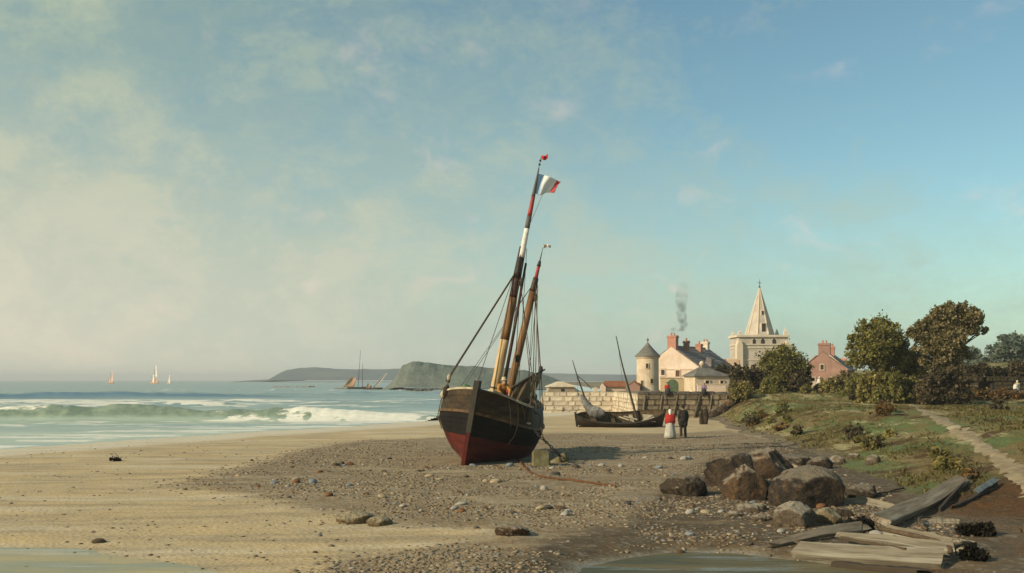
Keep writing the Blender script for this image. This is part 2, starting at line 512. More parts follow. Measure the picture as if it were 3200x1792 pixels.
# --- grassy bank and the plateau behind it
def bank_material():
    g = G('rough_grass_bank', 0.95, 0.15)
    soil, stony = g.attr('soil'), g.attr('stony')
    n1, n2, n3 = g.noise(0.22, 8, (1, .55, 1), .72), g.noise(0.8, 8, (1, .45, 1), .72), g.noise(3.2, 6)
    c = g.mix(g.mr(n1, .43, .57), (0.200, 0.140, 0.052), (0.300, 0.225, 0.100))
    c = g.mix(g.mr(n2, .47, .58, 0, .85), c, (0.200, 0.195, 0.065))
    c = g.mix(g.mr(g.noise(0.30, 8, (1, .45, 1), .7), .50, .59, 0, .9), c, (0.165, 0.225, 0.080))
    c = g.mix(g.mr(g.noise(0.42, 8, (1.2, .4, 1), .72), .51, .60, 0, .9), c, (0.50, 0.43, 0.215))
    c = g.mix(g.mr(g.noise(0.50, 8, (.8, .6, 1), .74), .52, .60, 0, .95), c, (0.120, 0.068, 0.028))
    c = g.mix(g.mr(n3, .54, .70, 0, .5), c, (0.080, 0.060, 0.026))
    so = g.mix(g.mr(n2, .4, .62), (0.165, 0.080, 0.030), (0.105, 0.066, 0.031))
    so = g.mix(g.mr(n3, .5, .7, 0, .6), so, (0.24, 0.155, 0.065))
    c = g.mix(g.mr(g.math('ADD', soil, g.math('MULTIPLY', g.math('SUBTRACT', n1, .5), .9)), .3, .7), c, so)
    st = g.mix(g.mr(n2, .4, .6), (0.29, 0.235, 0.16), (0.20, 0.155, 0.105))
    c = g.mix(g.mr(g.math('ADD', stony, g.math('MULTIPLY', g.math('SUBTRACT', n2, .5), 1.2)), .3, .75), c, st)
    g.col(c)
    g.bump(g.math('ADD', g.noise(1.6, 9), g.noise(7, 6)), 1.0, 0.30)
    return g.m
Ds = np.geomspace(8, 900, 420)
ts = np.linspace(0.10, 0.95, 420)
me, X, Y, Z = fan('grass_bank', Ds, ts, bank_h, keep=lambda x, y, z: bank_s(x, y) > -0.12)
fattr(me, 'soil', 0.95 * sstep(-Y, -36, -25))
fattr(me, 'stony', np.clip(1.0 - sstep(bank_s(X, Y), 0.05, 0.45) + 0.2 * sstep(-Y, -30, -24), 0, 1) * (0.55 + 0.45 * sstep(Y, 30, 60)))
tag(link('grass_bank', me, bank_material()), kind='structure')

# --- footpath worn down the bank
pw = [at(*p) for p in ((2850, 1266), (2895, 1290), (2950, 1322), (3010, 1358), (3070, 1398), (3130, 1440), (3190, 1488), (3260, 1550))]
V, F = [], []
def catmull(P, n=8):
    out = []
    for i in range(len(P) - 1):
        p0, p1, p2, p3 = P[max(i - 1, 0)], P[i], P[i + 1], P[min(i + 2, len(P) - 1)]
        for k in range(n):
            t = k / n
            out.append(0.5 * ((2 * p1) + (p2 - p0) * t + (2 * p0 - 5 * p1 + 4 * p2 - p3) * t * t + (3 * p1 - p0 - 3 * p2 + p3) * t ** 3))
    out.append(P[-1].copy())
    return out
pc = catmull(pw, 14)
for i, p in enumerate(pc):
    dq = pc[min(i + 1, len(pc) - 1)] - pc[max(i - 1, 0)]
    nrm = Vector((dq.y, -dq.x, 0)).normalized()
    w = 0.42 + 0.25 * float(fbm(i * 0.31, 1.0, 3, 21)) + 0.1 * i / len(pc)
    for k in range(7):
        u = (k - 3) / 3
        q = p + nrm * (u * w * (1 + 0.35 * float(fbm(i * .7, k * .9, 2, 22))))
        V.append((q.x, q.y, gz(q.x, q.y) + 0.035 * (1 - abs(u)) - 0.02 * abs(u)))
for i in range(len(pc) - 1):
    for k in range(6): F.append((i * 7 + k, i * 7 + k + 1, (i + 1) * 7 + k + 1, (i + 1) * 7 + k))
pathmat = mat('trodden_sand', (0.34, 0.26, 0.155), (0.22, 0.165, 0.095), 1.6, 0.95, 0.5, c=(0.42, 0.34, 0.22))
tag(link('footpath', np_mesh('footpath', V, np.array(F)), pathmat, smooth=True), kind='structure')

# --- the sea
def breaker_y(x): return 93.5 + 1.5 * fbm(x / 14, 0 * x, 3, 31) + 0.03 * (x + 30)
def sea_parts(x, y):
    d = -shore_d(x, y)                                   # metres offshore
    # main breaker
    yw = breaker_y(x)
    amp = np.interp(x, [-90, -46, -40, -33, -27, -20, -13, -7, -3], [1.45, 1.45, 1.2, 1.35, 0.95, 1.1, 0.85, 0.5, 0.0]) * (1 + 0.42 * fbm(x / 2.4, 0 * x + 3, 5, 32))
    u = y - yw
    prof = np.where(u < 0, np.exp(-(u / 1.15) ** 2), np.exp(-(u / 4.2) ** 2))
    h1 = amp * prof
    # a long low wave farther out
    yw2 = 214 + 3 * fbm(x / 30, 0 * x, 3, 33) + 0.12 * (x + 95)
    u2 = y - yw2
    amp2 = np.interp(x, [-200, -95, -75, -58, -35], [1.2, 1.15, 1.0, 0.8, 0.1]) * (1 + 0.45 * fbm(x / 6, 0 * x, 3, 34))
    h2 = amp2 * np.where(u2 < 0, np.exp(-(u2 / 2.2) ** 2), np.exp(-(u2 / 7) ** 2))
    # smaller rows of chop between and behind them
    rows, rfoam = 0.0, 0.0
    for k, (y0, sl, am, wd) in enumerate(((79, .04, .22, 1.2), (105, .06, .42, 1.6), (118, -.02, .40, 1.8), (131, .08, .50, 2.0), (149, .0, .50, 2.4), (176, .08, .35, 3.0), (248, -.03, .7, 3.4), (275, .1, .8, 4), (330, .0, .8, 5))):
        uu = y - (y0 + sl * (x + 40) + 2.5 * fbm(x / 12, 0 * x + k, 3, 60 + k))
        aa = am * sstep(fbm(x / 9, 0 * x + k, 4, 70 + k), -.35, .5) * sstep(d, 6, 16)
        pr = np.where(uu < 0, np.exp(-(uu / (wd * .6)) ** 2), np.exp(-(uu / (wd * 2)) ** 2))
        rows = rows + aa * pr
        rfoam = rfoam + np.exp(-((uu - wd * .5) / (wd * .8)) ** 2) * sstep(aa / am, .35, .8) * sstep(fbm(x / 2.5, y / 1.2, 4, 80 + k), -.12, .3)
    # swell and ripples
    far = sstep(d, 6, 40)
    h3 = far * (0.16 * np.sin((y + 3 * fbm(x / 20, y / 20, 2, 35)) / 4.3 + x * 0.05) * sstep(-y, -420, -120)
                + 0.10 * fbm(x / 7, y / 2.5, 3, 36) * sstep(-y, -900, -100))
    h4 = 0.02 * fbm(x / 1.5, y / 0.6, 2, 37) * sstep(-y, -160, -60)
    z = 0.03 + h1 + h2 + h3 + h4 + rows
    # foam
    st = fbm(x / 6, y / 1.1, 5, 41); st2 = fbm(x / 2.0, y / 0.7, 4, 42); st3 = fbm(x / 1.3, y / 1.1, 4, 46)
    fo = 1.0 * sstep(st + .15 * st3, -0.25, 0.25) * np.exp(-((d - 1.3) / 1.9) ** 2)               # last wash on the sand
    fo += 0.85 * sstep(st + .3 * st3, -0.10, 0.30) * sstep(-d, -19, -7) * sstep(d, 0, 2)           # thin lines of spent foam
    fo += 0.75 * sstep(st2 + .3 * st, 0.06, 0.40) * sstep(-u, 1.6, 3.2) * sstep(u, -16, -8)                 # streaks in front of the breaker
    fo += 0.85 * np.exp(-((u - 1.5) / 1.3) ** 2) * sstep(st3 + .5 * st + 0.1, 0.0, 0.5) * (amp > 0.1)      # spilling along the crest
    fo += 0.85 * sstep(st + .35 * st3 + .22 * sstep(x, -52, -36) * sstep(-x, 5, 22), 0.02, 0.38) * sstep(u, 2, 4) * sstep(-u, -34, -12)
    fo += 0.75 * rfoam
    fo += 0.95 * sstep(st + .25 * st3 + .30 - .25 * sstep(x, -60, -20), -0.05, 0.35) * sstep(y, 132, 142) * sstep(-y, -206, -180) * sstep(-x, 4, 30)
    rightside = sstep(x, -33, -20)
    fo += 0.8 * rightside * np.exp(-((u + 1.9) / 1.6) ** 2) * sstep(st3 + .4 * st + .35, -0.1, 0.4)  # tumbling foot
    fo += 0.8 * np.exp(-((u2 - 2.4) / 1.7) ** 2) * sstep(fbm(x / 4, y / 2, 4, 44), -0.1, 0.35) * (amp2 > 0.2)
    fo += 0.6 * sstep(fbm(x / 9, y / 3.0, 5, 45), 0.30, 0.55) * sstep(d, 16, 34) * sstep(-y, -330, -110)
    return z, np.clip(fo, 0, 1), d, u, u2, amp * prof
def sea_material():
    g = G('sea_water', 0.3, 0.3)
    foam, deep, face, blue = g.attr('foam'), g.attr('deep'), g.attr('face'), g.attr('blue')
    n1 = g.noise(0.10, 5, (0.25, 1.6, 1)); n2 = g.noise(0.8, 5, (.3, 1.5, 1)); n3 = g.noise(0.03, 4, (0.2, 1.5, 1))
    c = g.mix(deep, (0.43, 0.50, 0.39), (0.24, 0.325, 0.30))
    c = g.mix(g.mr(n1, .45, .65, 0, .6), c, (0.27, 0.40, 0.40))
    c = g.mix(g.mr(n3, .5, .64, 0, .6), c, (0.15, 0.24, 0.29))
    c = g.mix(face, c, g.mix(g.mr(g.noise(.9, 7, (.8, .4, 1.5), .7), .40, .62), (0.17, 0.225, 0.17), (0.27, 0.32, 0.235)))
    c = g.mix(blue, c, (0.075, 0.17, 0.27))
    nf = g.noise(2.6, 8, (.5, 1.6, 1.2), .75)
    ff = g.mr(g.math('ADD', foam, g.math('ADD', g.math('MULTIPLY', g.math('SUBTRACT', n2, .5), .9), g.math('MULTIPLY', g.math('SUBTRACT', nf, .5), 1.3))), .30, .64)
    c = g.mix(ff, c, g.mix(g.mr(nf, .35, .65), (0.66, 0.66, 0.57), (0.84, 0.79, 0.67)))
    g.col(c)
    g.L.new(g.mr(ff, 0, 1, .30, .9), g.p.inputs['Roughness'])
    g.bump(g.math('ADD', g.noise(1.4, 6, (.45, 1.4, 1)), g.math('MULTIPLY', g.noise(0.25, 4, (.4, 1.4, 1)), 1.5)), 0.55, 0.14)
    return g.m
Ds = np.concatenate([np.linspace(44, 112, 330), np.geomspace(112.4, 300, 150), np.geomspace(303, 9000, 110)])
ts = np.linspace(-0.86, 0.86, 640)
me, X, Y, Z = fan('sea', Ds, ts, lambda x, y: sea_parts(x, y)[0],
                  keep=lambda x, y, z: (shore_d(x, y) < 1.2) & ((x < 10 + 0.02 * y) | (y > 800)))
z, fo, d, u, u2, hb = sea_parts(X, Y)
fattr(me, 'foam', fo)
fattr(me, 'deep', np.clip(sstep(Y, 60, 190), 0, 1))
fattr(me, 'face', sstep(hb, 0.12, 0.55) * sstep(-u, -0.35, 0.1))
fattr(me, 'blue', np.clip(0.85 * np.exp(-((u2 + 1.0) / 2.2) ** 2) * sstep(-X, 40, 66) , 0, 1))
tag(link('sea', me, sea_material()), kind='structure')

# --- shallow stream and pool left by the tide
def flat_water(name, poly, z, m, grow=1.0):
    c = poly.mean(0)
    V = [((p[0] - c[0]) * grow + c[0], (p[1] - c[1]) * grow + c[1], z) for p in poly]
    me = bpy.data.meshes.new(name); me.from_pydata(V, [], [tuple(range(len(V)))]); me.update()
    return tag(link(name, me, m), kind='structure')
def water_mat(name, a, b, lo, hi, r0, r1):
    """murky shallows: mostly the colour of the bottom, glossier where smooth streaks of water lie"""
    g = G(name, r0, 0.10)
    n = g.noise(0.8, 7, (.35, 1.6, 1)); s = g.noise(0.7, 6, (.22, 2.2, 1))
    c = g.mix(g.mr(n, .38, .62), a, b)
    g.col(c)
    f = g.mr(s, lo, hi)
    g.L.new(g.mr(f, 0, 1, r0, r1), g.p.inputs['Roughness']); g.L.new(g.mr(f, 0, 1, .06, .5), g.p.inputs['Specular IOR Level'])
    g.bump(g.noise(3.0, 6, (.35, 1.5, 1)), 0.5, 0.05)
    return g.m
flat_water('stream', STREAM, 0.225, water_mat('brown_water', (0.155, 0.125, 0.062), (0.085, 0.088, 0.056), .50, .58, .6, .12), 1.25)
flat_water('tide_pool', POOL, 0.248, water_mat('pool_water', (0.44, 0.37, 0.22), (0.31, 0.32, 0.23), .50, .64, .6, .2), 1.2)

# ------------------------------------------------------------------ headlands across the bay
def headland(name, D, prof, depth, m, toe_y, seed, front=0.35):
    """prof: (px, py) skyline in 2576-wide photo units; built as a ridge with a sloping sea cliff"""
    P = [pt(*Q(*p), D + depth * front) for p in prof]
    xs = np.array([p.x for p in P]); zs = np.array([p.z for p in P])
    n, k = 420, 34
    x = np.linspace(xs[0], xs[-1], n)
    top = np.interp(x, xs, zs)
    top = np.maximum(top + 0.05 * top * fbm(x / (depth * .08), 0 * x, 3, seed), -1.0)
    v = np.linspace(0, 1, k)
    prof_v = np.where(v < front, sstep(v / front, -0.35, 1.0) , 1 - 0.5 * sstep(v, front, 1.0))
    XX = np.repeat(x[:, None], k, 1); VV = np.repeat(v[None, :], n, 0)
    YY = D + depth * VV + depth * .10 * fbm(XX / (depth * .35), VV * 2, 3, seed + 1)
    rough_ = fbm(XX / (depth * .07), VV * 9, 4, seed + 2)
    ZZ = (top[:, None] + 1.0) * prof_v[None, :] * (1 + 0.12 * rough_ * (VV < front)) - 1.0
    idx = np.arange(n * k).reshape(n, k)
    F = np.stack([idx[:-1, :-1], idx[1:, :-1], idx[1:, 1:], idx[:-1, 1:]], -1).reshape(-1, 4)
    me = np_mesh(name, np.stack([XX.ravel(), YY.ravel(), ZZ.ravel()], -1), F)
    return tag(link(name, me, m, smooth=True), kind='structure')
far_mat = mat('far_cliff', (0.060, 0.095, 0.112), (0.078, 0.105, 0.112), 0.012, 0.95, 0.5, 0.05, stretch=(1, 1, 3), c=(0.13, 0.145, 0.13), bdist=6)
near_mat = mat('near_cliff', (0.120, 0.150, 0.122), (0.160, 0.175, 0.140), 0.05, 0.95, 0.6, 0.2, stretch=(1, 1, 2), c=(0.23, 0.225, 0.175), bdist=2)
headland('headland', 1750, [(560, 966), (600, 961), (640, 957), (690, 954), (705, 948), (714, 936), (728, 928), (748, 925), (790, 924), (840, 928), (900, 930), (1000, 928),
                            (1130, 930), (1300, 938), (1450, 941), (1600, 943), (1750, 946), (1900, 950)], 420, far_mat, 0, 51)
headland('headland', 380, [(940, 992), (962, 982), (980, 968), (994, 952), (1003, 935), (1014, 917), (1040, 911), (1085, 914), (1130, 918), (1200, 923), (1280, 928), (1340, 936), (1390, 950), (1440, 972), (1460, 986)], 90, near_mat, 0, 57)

# ------------------------------------------------------------------ sea haze
hz = MB(); hz.box((0, 4500, 21), (24000, 9600, 46))
g = bpy.data.materials.new('thin_haze'); g.use_nodes = True
N, L = g.node_tree.nodes, g.node_tree.links
N.clear()
o_ = N.new('ShaderNodeOutputMaterial'); pv = N.new('ShaderNodeVolumePrincipled')
pv.inputs['Color'].default_value = (0.90, 0.93, 0.92, 1); pv.inputs['Density'].default_value = 0.00028; pv.inputs['Anisotropy'].default_value = 0.0
L.new(pv.outputs[0], o_.inputs['Volume'])
HAZE = tag(hz.build('haze', g), kind='stuff')
# ------------------------------------------------------------------ boats
M_RED = mat('red_bottom_paint', (0.110, 0.016, 0.010), (0.058, 0.012, 0.009), 1.6, 0.62, 0.35, 9, stretch=(0.6, 1, 2.2), c=(0.15, 0.036, 0.018), spec=0.15)
M_BLACK = mat('tarred_black', (0.008, 0.007, 0.006), (0.014, 0.011, 0.009), 1.4, 0.75, 0.4, 9, c=(0.022, 0.016, 0.011), spec=0.12)
M_BROWN = mat('brown_topsides', (0.052, 0.032, 0.015), (0.024, 0.016, 0.009), 2.2, 0.6, 0.4, 9, stretch=(0.5, 1, 2), c=(0.085, 0.054, 0.025), spec=0.2)
M_WALE = mat('ochre_wale', (0.155, 0.080, 0.028), (0.055, 0.031, 0.014), 3.0, 0.6, 0.4, 9)
M_STEM = mat('dark_oak', (0.030, 0.027, 0.020), (0.055, 0.045, 0.030), 3.0, 0.65, 0.5, 10, stretch=(1, 1, .4))
M_PALEWOOD = mat('bleached_wood', (0.52, 0.44, 0.31), (0.33, 0.27, 0.18), 5, 0.75, 0.4, 12, stretch=(.4, 1, 1))
M_MASTLOW = mat('scraped_pine', (0.62, 0.43, 0.22), (0.42, 0.26, 0.11), 3.2, 0.55, 0.3, 12, stretch=(2, 2, .35))
M_MAST = mat('varnished_mast', (0.24, 0.12, 0.042), (0.15, 0.070, 0.026), 2.6, 0.5, 0.3, 10, stretch=(2, 2, .3))
M_MASTDARK = mat('dark_mast', (0.075, 0.026, 0.016), (0.035, 0.016, 0.011), 3, 0.55, 0.3, 10)
M_MASTRED = mat('red_mast_band', (0.38, 0.040, 0.024), (0.26, 0.030, 0.020), 3, 0.5, 0.2)
M_MASTGREY = mat('grey_topmast', (0.115, 0.095, 0.085), (0.07, 0.055, 0.05), 3, 0.6, 0.2)
M_WHITE = mat('chalky_white_paint', (0.74, 0.70, 0.62), (0.60, 0.55, 0.46), 4, 0.7, 0.2)
M_IRON = mat('black_iron', (0.020, 0.018, 0.016), (0.045, 0.030, 0.020), 8, 0.5, 0.4, metallic=0.3)
M_ROPE = mat('tarred_rope', (0.045, 0.034, 0.022), (0.085, 0.062, 0.038), 20, 0.9, 0.5, 60)
M_ROPE2 = mat('hemp_rope', (0.23, 0.175, 0.105), (0.14, 0.10, 0.06), 20, 0.9, 0.5, 60)
M_DECK = mat('worn_deck', (0.24, 0.175, 0.10), (0.14, 0.10, 0.06), 3, 0.8, 0.4, stretch=(.4, 4, 1))
M_SAIL = mat('tanned_sailcloth', (0.165, 0.118, 0.062), (0.115, 0.080, 0.042), 1.8, 0.95, 0.5, 9, c=(0.25, 0.20, 0.13))
M_SAILGREY = mat('grey_sailcloth', (0.19, 0.18, 0.165), (0.11, 0.10, 0.09), 2.2, 0.95, 0.5, 9, c=(0.32, 0.30, 0.265))
M_NET = mat('green_net', (0.065, 0.15, 0.045), (0.12, 0.20, 0.09), 9, 0.95, 0.8, 30)

class Hull:
    """x forward (bow at 0, stern at -L), y to port, z up from the keel"""
    def __init__(s, L, B, zbow, zmid, zstern, full=0.45, tumble=0.10, a_mid=0.17, a_bow=0.85, stern_w=0.62, rake=0.22, sharp_stern=False, um=0.6, rocker=0.0):
        s.__dict__.update(locals())
    def sheer(s, t):
        m = 0.55
        return s.zmid + (s.zbow - s.zmid) * (max(0, m - t) / m) ** 1.9 + (s.zstern - s.zmid) * (max(0, t - m) / (1 - m)) ** 1.9
    def plan(s, t):
        b = 1.0
        if t < s.full: b = (1 - (1 - t / s.full) ** 2.4) ** 0.72
        t2 = 0.62
        if t > t2:
            q = (t - t2) / (1 - t2)
            b = (1 - q ** 2.4) ** 0.72 if s.sharp_stern else 1 - (1 - s.stern_w) * q ** 2.2
        return s.B * max(b, 0.035)
    def pt(s, t, u, side, off=0.0):
        zr = s.sheer(t)
        zk = s.rocker * ((2 * t - 1) ** 2)
        z = zk + (zr - zk) * u
        endk = max(0, 1 - t / s.full) ** 1.1
        if s.sharp_stern: endk = max(endk, max(0, (t - 0.62) / 0.38) ** 1.1)
        elif t > 0.7: endk = max(endk, 0.8 * ((t - 0.7) / 0.3) ** 1.3)
        a = s.a_mid + (s.a_bow - s.a_mid) * endk
        if u < s.um: f = max(u / s.um, 0) ** a
        else: f = 1 - s.tumble * ((u - s.um) / (1 - s.um)) ** 2 * (1 - endk)
        y = s.plan(t) * f + off + 0.06
        x = -s.L * t + s.rake * (z / s.zbow) * (1 - t) - (0.3 * (z / s.zstern) * max(0, t - 0.8) / 0.2 if not s.sharp_stern else -s.rake * (z / s.zbow) * 0)
        if s.sharp_stern: x -= 2 * s.rake * (z / s.zbow) * max(0, t - .5)
        return Vector((x, side * y, z))
    def strake(s, u0, u1, side, thick=0.045, off=0.0, n=30, t0=0.0, t1=1.0, lap=0.012):
        mb = MB(); vs = []
        for i in range(n + 1):
            t = t0 + (t1 - t0) * (i / n) ** 1.35
            vs += [s.pt(t, u0, side, off + lap), s.pt(t, u1, side, off), s.pt(t, u1, side, off - thick), s.pt(t, u0, side, off + lap - thick)]
        fs = []
        for i in range(n):
            for k in range(4):
                k2 = (k + 1) % 4
                fs.append((i * 4 + k, i * 4 + k2, (i + 1) * 4 + k2, (i + 1) * 4 + k))
        fs += [(0, 1, 2, 3), (n * 4 + 3, n * 4 + 2, n * 4 + 1, n * 4)]
        mb.add(vs, fs)
        return mb
    def lining(s, ub=1.0, n=24, k=9, off=-0.06):
        mb = MB(); vs = []
        for i in range(n + 1):
            t = 0.012 + 0.976 * i / n
            ring = [s.pt(t, ub * (1 - j / k), 1, off) for j in range(k + 1)] + [s.pt(t, ub * (j / k), -1, off) for j in range(1, k + 1)]
            vs += ring
        w = 2 * k + 1
        fs = [(i * w + j, i * w + j + 1, (i + 1) * w + j + 1, (i + 1) * w + j) for i in range(n) for j in range(w - 1)]
        fs.append(tuple(range(w))); fs.append(tuple(n * w + j for j in range(w - 1, -1, -1)))
        mb.add(vs, fs)
        return mb
    def deck(s, u_drop, n=24):
        mb = MB(); vs = []
        for i in range(n + 1):
            t = 0.012 + 0.976 * i / n
            u = 1 - u_drop / s.sheer(t)
            l, r = s.pt(t, u, 1, -0.05), s.pt(t, u, -1, -0.05)
            vs += [l, (l + r) / 2 + Vector((0, 0, 0.05)), r]
        fs = [(i * 3 + j, i * 3 + j + 1, (i + 1) * 3 + j + 1, (i + 1) * 3 + j) for i in range(n) for j in range(2)]
        mb.add(vs, fs)
        return mb

def tapered(pts, r0, r1, n=12):
    mb = MB(); m = len(pts)
    mb.tube(pts, [r0 + (r1 - r0) * i / (m - 1) for i in range(m)], n)
    return mb
def lerp(a, b, t): return Vector(a) * (1 - t) + Vector(b) * t
def rope(a, b, sag=0.0, r=0.012, n=10, k=5):
    a, b = Vector(a), Vector(b)
    mb = MB()
    mb.tube([lerp(a, b, i / n) - Vector((0, 0, sag * 4 * (i / n) * (1 - i / n))) for i in range(n + 1)], r, k)
    return mb
def block_mb(c, r=0.09):
    mb = MB(); mb.ball(c, (r * .7, r * .9, r * 1.5), 10, 8); return mb

# --- the fishing lugger, bow towards the camera, heeled over on the shingle
FOOT = ground_pt(1447, 1459, 0.30)
LUG_LOC = Vector((FOOT[0], FOOT[1], 0.27))
HEEL, YAW = R(-10.6), R(-90 - 11)
lugger = empty('fishing_lugger', LUG_LOC, (HEEL, 0, YAW), 'large two masted fishing lugger with red bottom and black sides leaning on the shingle', 'fishing boat')
LM = Matrix.Translation(LUG_LOC) @ Euler((HEEL, 0, YAW)).to_matrix().to_4x4()
H = Hull(7.9, 2.03, 3.18, 2.52, 2.85, full=0.5, stern_w=0.42)
UL = [0.0, 0.10, 0.20, 0.30, 0.405, 0.475, 0.545, 0.615, 0.685, 0.72, 0.81, 0.905, 0.985]
for side in (-1, 1):
    for i in range(len(UL) - 1):
        u0, u1 = UL[i], UL[i + 1]
        if i == 8:
            H.strake(u0, u1, side, 0.12, 0.065).build('rubbing_strake', M_WALE, lugger)
        else:
            m = M_RED if i < 4 else M_BLACK if i < 8 else M_BROWN
            H.strake(u0 + 0.0016, u1 - 0.001, side, 0.05, 0.0, lap=0.007).build('plank', m, lugger)
    H.strake(0.985, 1.012, side, 0.20, 0.06, lap=0.0).build('rail', M_PALEWOOD if side < 0 else M_STEM, lugger)
H.lining(0.97).build('hull_lining', M_STEM, lugger)
H.deck(0.5).build('deck', M_DECK, lugger)
# stem post and keel
def stem_mb(z0, z1, w, d0, d1, n=8):
    mb = MB(); vs = []
    for i in range(n + 1):
        z = z0 + (z1 - z0) * i / n
        x = H.rake * z / H.zbow
        vs += [(x + d1, -w * .8, z), (x + d1, w * .8, z), (x - d0, w, z), (x - d0, -w, z)]
    fs = [(i * 4 + k, i * 4 + (k + 1) % 4, (i + 1) * 4 + (k + 1) % 4, (i + 1) * 4 + k) for i in range(n) for k in range(4)]
    fs += [(3, 2, 1, 0), (n * 4, n * 4 + 1, n * 4 + 2, n * 4 + 3)]
    mb.add(vs, fs); return mb
cut = stem_mb(-0.06, 1.42, 0.095, 0.22, 0.13); cut.build('stem_foot', M_RED, lugger)
stem = stem_mb(1.424, 3.52, 0.125, 0.24, 0.14).build('stem_post', M_STEM, lugger)
cap_ = MB(); cap_.lathe([(0.10, 0), (0.105, 0.012), (0.0, 0.02)], 12, (0.30, 0, 3.522)); cap_.build('stem_cap', M_PALEWOOD, stem)
k_ = MB(); k_.box((-3.95, 0, -0.02), (8.0, 0.16, 0.14)); k_.build('keel', M_RED, lugger)
st_ = MB(); ring = [H.pt(1.0, u, 1, -0.02) for u in np.linspace(0.05, 1, 9)] + [H.pt(1.0, u, -1, -0.02) for u in np.linspace(1, 0.05, 9)]
st_.add(ring, [tuple(range(len(ring)))]); st_.build('transom', M_BLACK, lugger)

# main mast: scraped foot, varnished, dark doubling, white, grey and red topmast
MB0, MT = Vector((-3.35, 0.0, 1.9)), Vector((-3.75, 0.06, 13.0))
def mast_at(z): return lerp(MB0, MT, (z - MB0.z) / (MT.z - MB0.z))
def mast_piece(z0, z1, r0, r1, m, name='mast_section', off=Vector((0, 0, 0)), parent=None, n=5):
    return tapered([mast_at(z0 + (z1 - z0) * i / n) + off for i in range(n + 1)], r0, r1, 14).build(name, m, parent or lugger, True)
mast = mast_piece(1.9, 5.3, 0.215, 0.20, M_MASTLOW, 'main_mast')
mast_piece(5.3, 7.15, 0.20, 0.18, M_MAST, 'mast_section', parent=mast)
mast_piece(7.15, 8.0, 0.18, 0.175, M_MASTDARK, 'mast_section', parent=mast)
mast_piece(8.0, 9.36, 0.185, 0.15, M_IRON, 'mast_cap', parent=mast)
TO = Vector((0.06, 0.03, 0))
topm = mast_piece(8.9, 10.16, 0.125, 0.112, M_WHITE, 'topmast', TO)
mast_piece(10.16, 10.7, 0.112, 0.104, M_MASTGREY, 'topmast_section', TO, topm)
mast_piece(10.7, 11.55, 0.102, 0.085, M_MASTRED, 'topmast_section', TO, topm)
mast_piece(11.55, 12.78, 0.085, 0.026, M_MASTGREY, 'topmast_section', TO, topm)
for z in (2.95, 3.2):
    b_ = MB(); b_.lathe([(0.215, -0.03), (0.22, 0.0), (0.215, 0.03)], 16, mast_at(z)); b_.build('mast_band', M_IRON, mast)
# mizzen mast
ZB0, ZT = Vector((-6.2, 0.05, 1.7)), Vector((-6.75, 0.30, 9.2))
def miz_at(z): return lerp(ZB0, ZT, (z - ZB0.z) / (ZT.z - ZB0.z))
def miz_piece(z0, z1, r0, r1, m, name, parent=None):
    return tapered([miz_at(z0 + (z1 - z0) * i / 4) for i in range(5)], r0, r1, 12).build(name, m, parent or lugger, True)
miz = miz_piece(1.7, 7.7, 0.20, 0.165, M_MAST, 'mizzen_mast')
miz_piece(7.7, 8.35, 0.16, 0.13, M_MASTDARK, 'mast_section', miz)
miz_piece(8.35, 8.9, 0.09, 0.075, M_MASTRED, 'mast_section', miz)
miz_piece(8.9, 9.15, 0.10, 0.06, M_IRON, 'mast_cap', miz)
miz_piece(9.15, 9.55, 0.028, 0.02, M_IRON, 'mast_pole', miz)
# yard slung down along the mast
mb = tapered([Vector((-3.05, 0.42, 2.3)), Vector((-3.4, 0.36, 5.5)), Vector((-3.7, 0.28, 8.7))], 0.085, 0.05, 10); mb.build('lowered_yard', M_MASTDARK, lugger, True)
# standing and running rigging
def rg(name, a, b, sag=0.0, r=0.016, m=None, parent=None): return rope(a, b, sag, r).build(name, m or M_ROPE, parent or lugger)
hd = mast_at(8.55)
def railp(t, side, dz=0.05): return H.pt(t, 1.0, side, 0.02) + Vector((0, 0, dz))
for t, s_, z in ((0.20, -1, 8.5), (0.245, -1, 8.5), (0.33, -1, 8.4), (0.30, 1, 8.5), (0.36, 1, 8.4)):
    a, b = mast_at(z), railp(t, s_, 0.55)
    sh = rg('shroud', a, b, 0.0, 0.026 if s_ < 0 and t < .3 else 0.016)
    # deadeyes and lanyard down to the rail
    e0, e1 = b, railp(t, s_, 0.06)
    for q in (e0, lerp(e0, e1, 0.9)):
        block_mb(q, 0.10).build('deadeye', M_PALEWOOD if (t < .22 and q is e0) else M_STEM, sh, True)
    for dx in (-0.04, 0.04): rope(e0 + Vector((dx, 0, 0)), e1 + Vector((dx, 0, 0)), 0, 0.014).build('lanyard', M_ROPE2, sh)
rg('forestay', mast_at(9.3), Vector((0.1, 0.0, 3.3)) + Vector((-.25, -.1, 0)), 0.05, 0.014)
for t, s_, z, r in ((0.58, -1, 8.5, .012), (0.66, -1, 8.3, .012), (0.60, 1, 8.2, .018), (0.66, 1, 8.2, .014), (0.73, 1, 8.1, .018)):
    rg('mizzen_shroud', miz_at(min(z, 8.2)), railp(t, s_, 0.1), 0.0, r)
h1 = rg('halyard', mast_at(8.7) + Vector((0.15, 0.12, 0)), Vector((-4.2, 0.75, 2.4)), 0.0, 0.016)
rg('halyard', mast_at(9.3) + Vector((0.12, 0.2, 0)), Vector((-4.6, 0.9, 2.4)), 0.0, 0.012)
rg('halyard', mast_at(7.9) + Vector((0.2, 0.16, 0)), Vector((-3.2, 0.55, 2.4)), 0.0, 0.016)
rg('halyard', miz_at(8.0) + Vector((0, 0.15, 0)), Vector((-6.6, 0.95, 2.3)), 0.0, 0.014)
rg('topping_lift', miz_at(7.4) + Vector((0, .1, 0)), Vector((-5.4, 1.15, 2.6)), 0.0, 0.012)
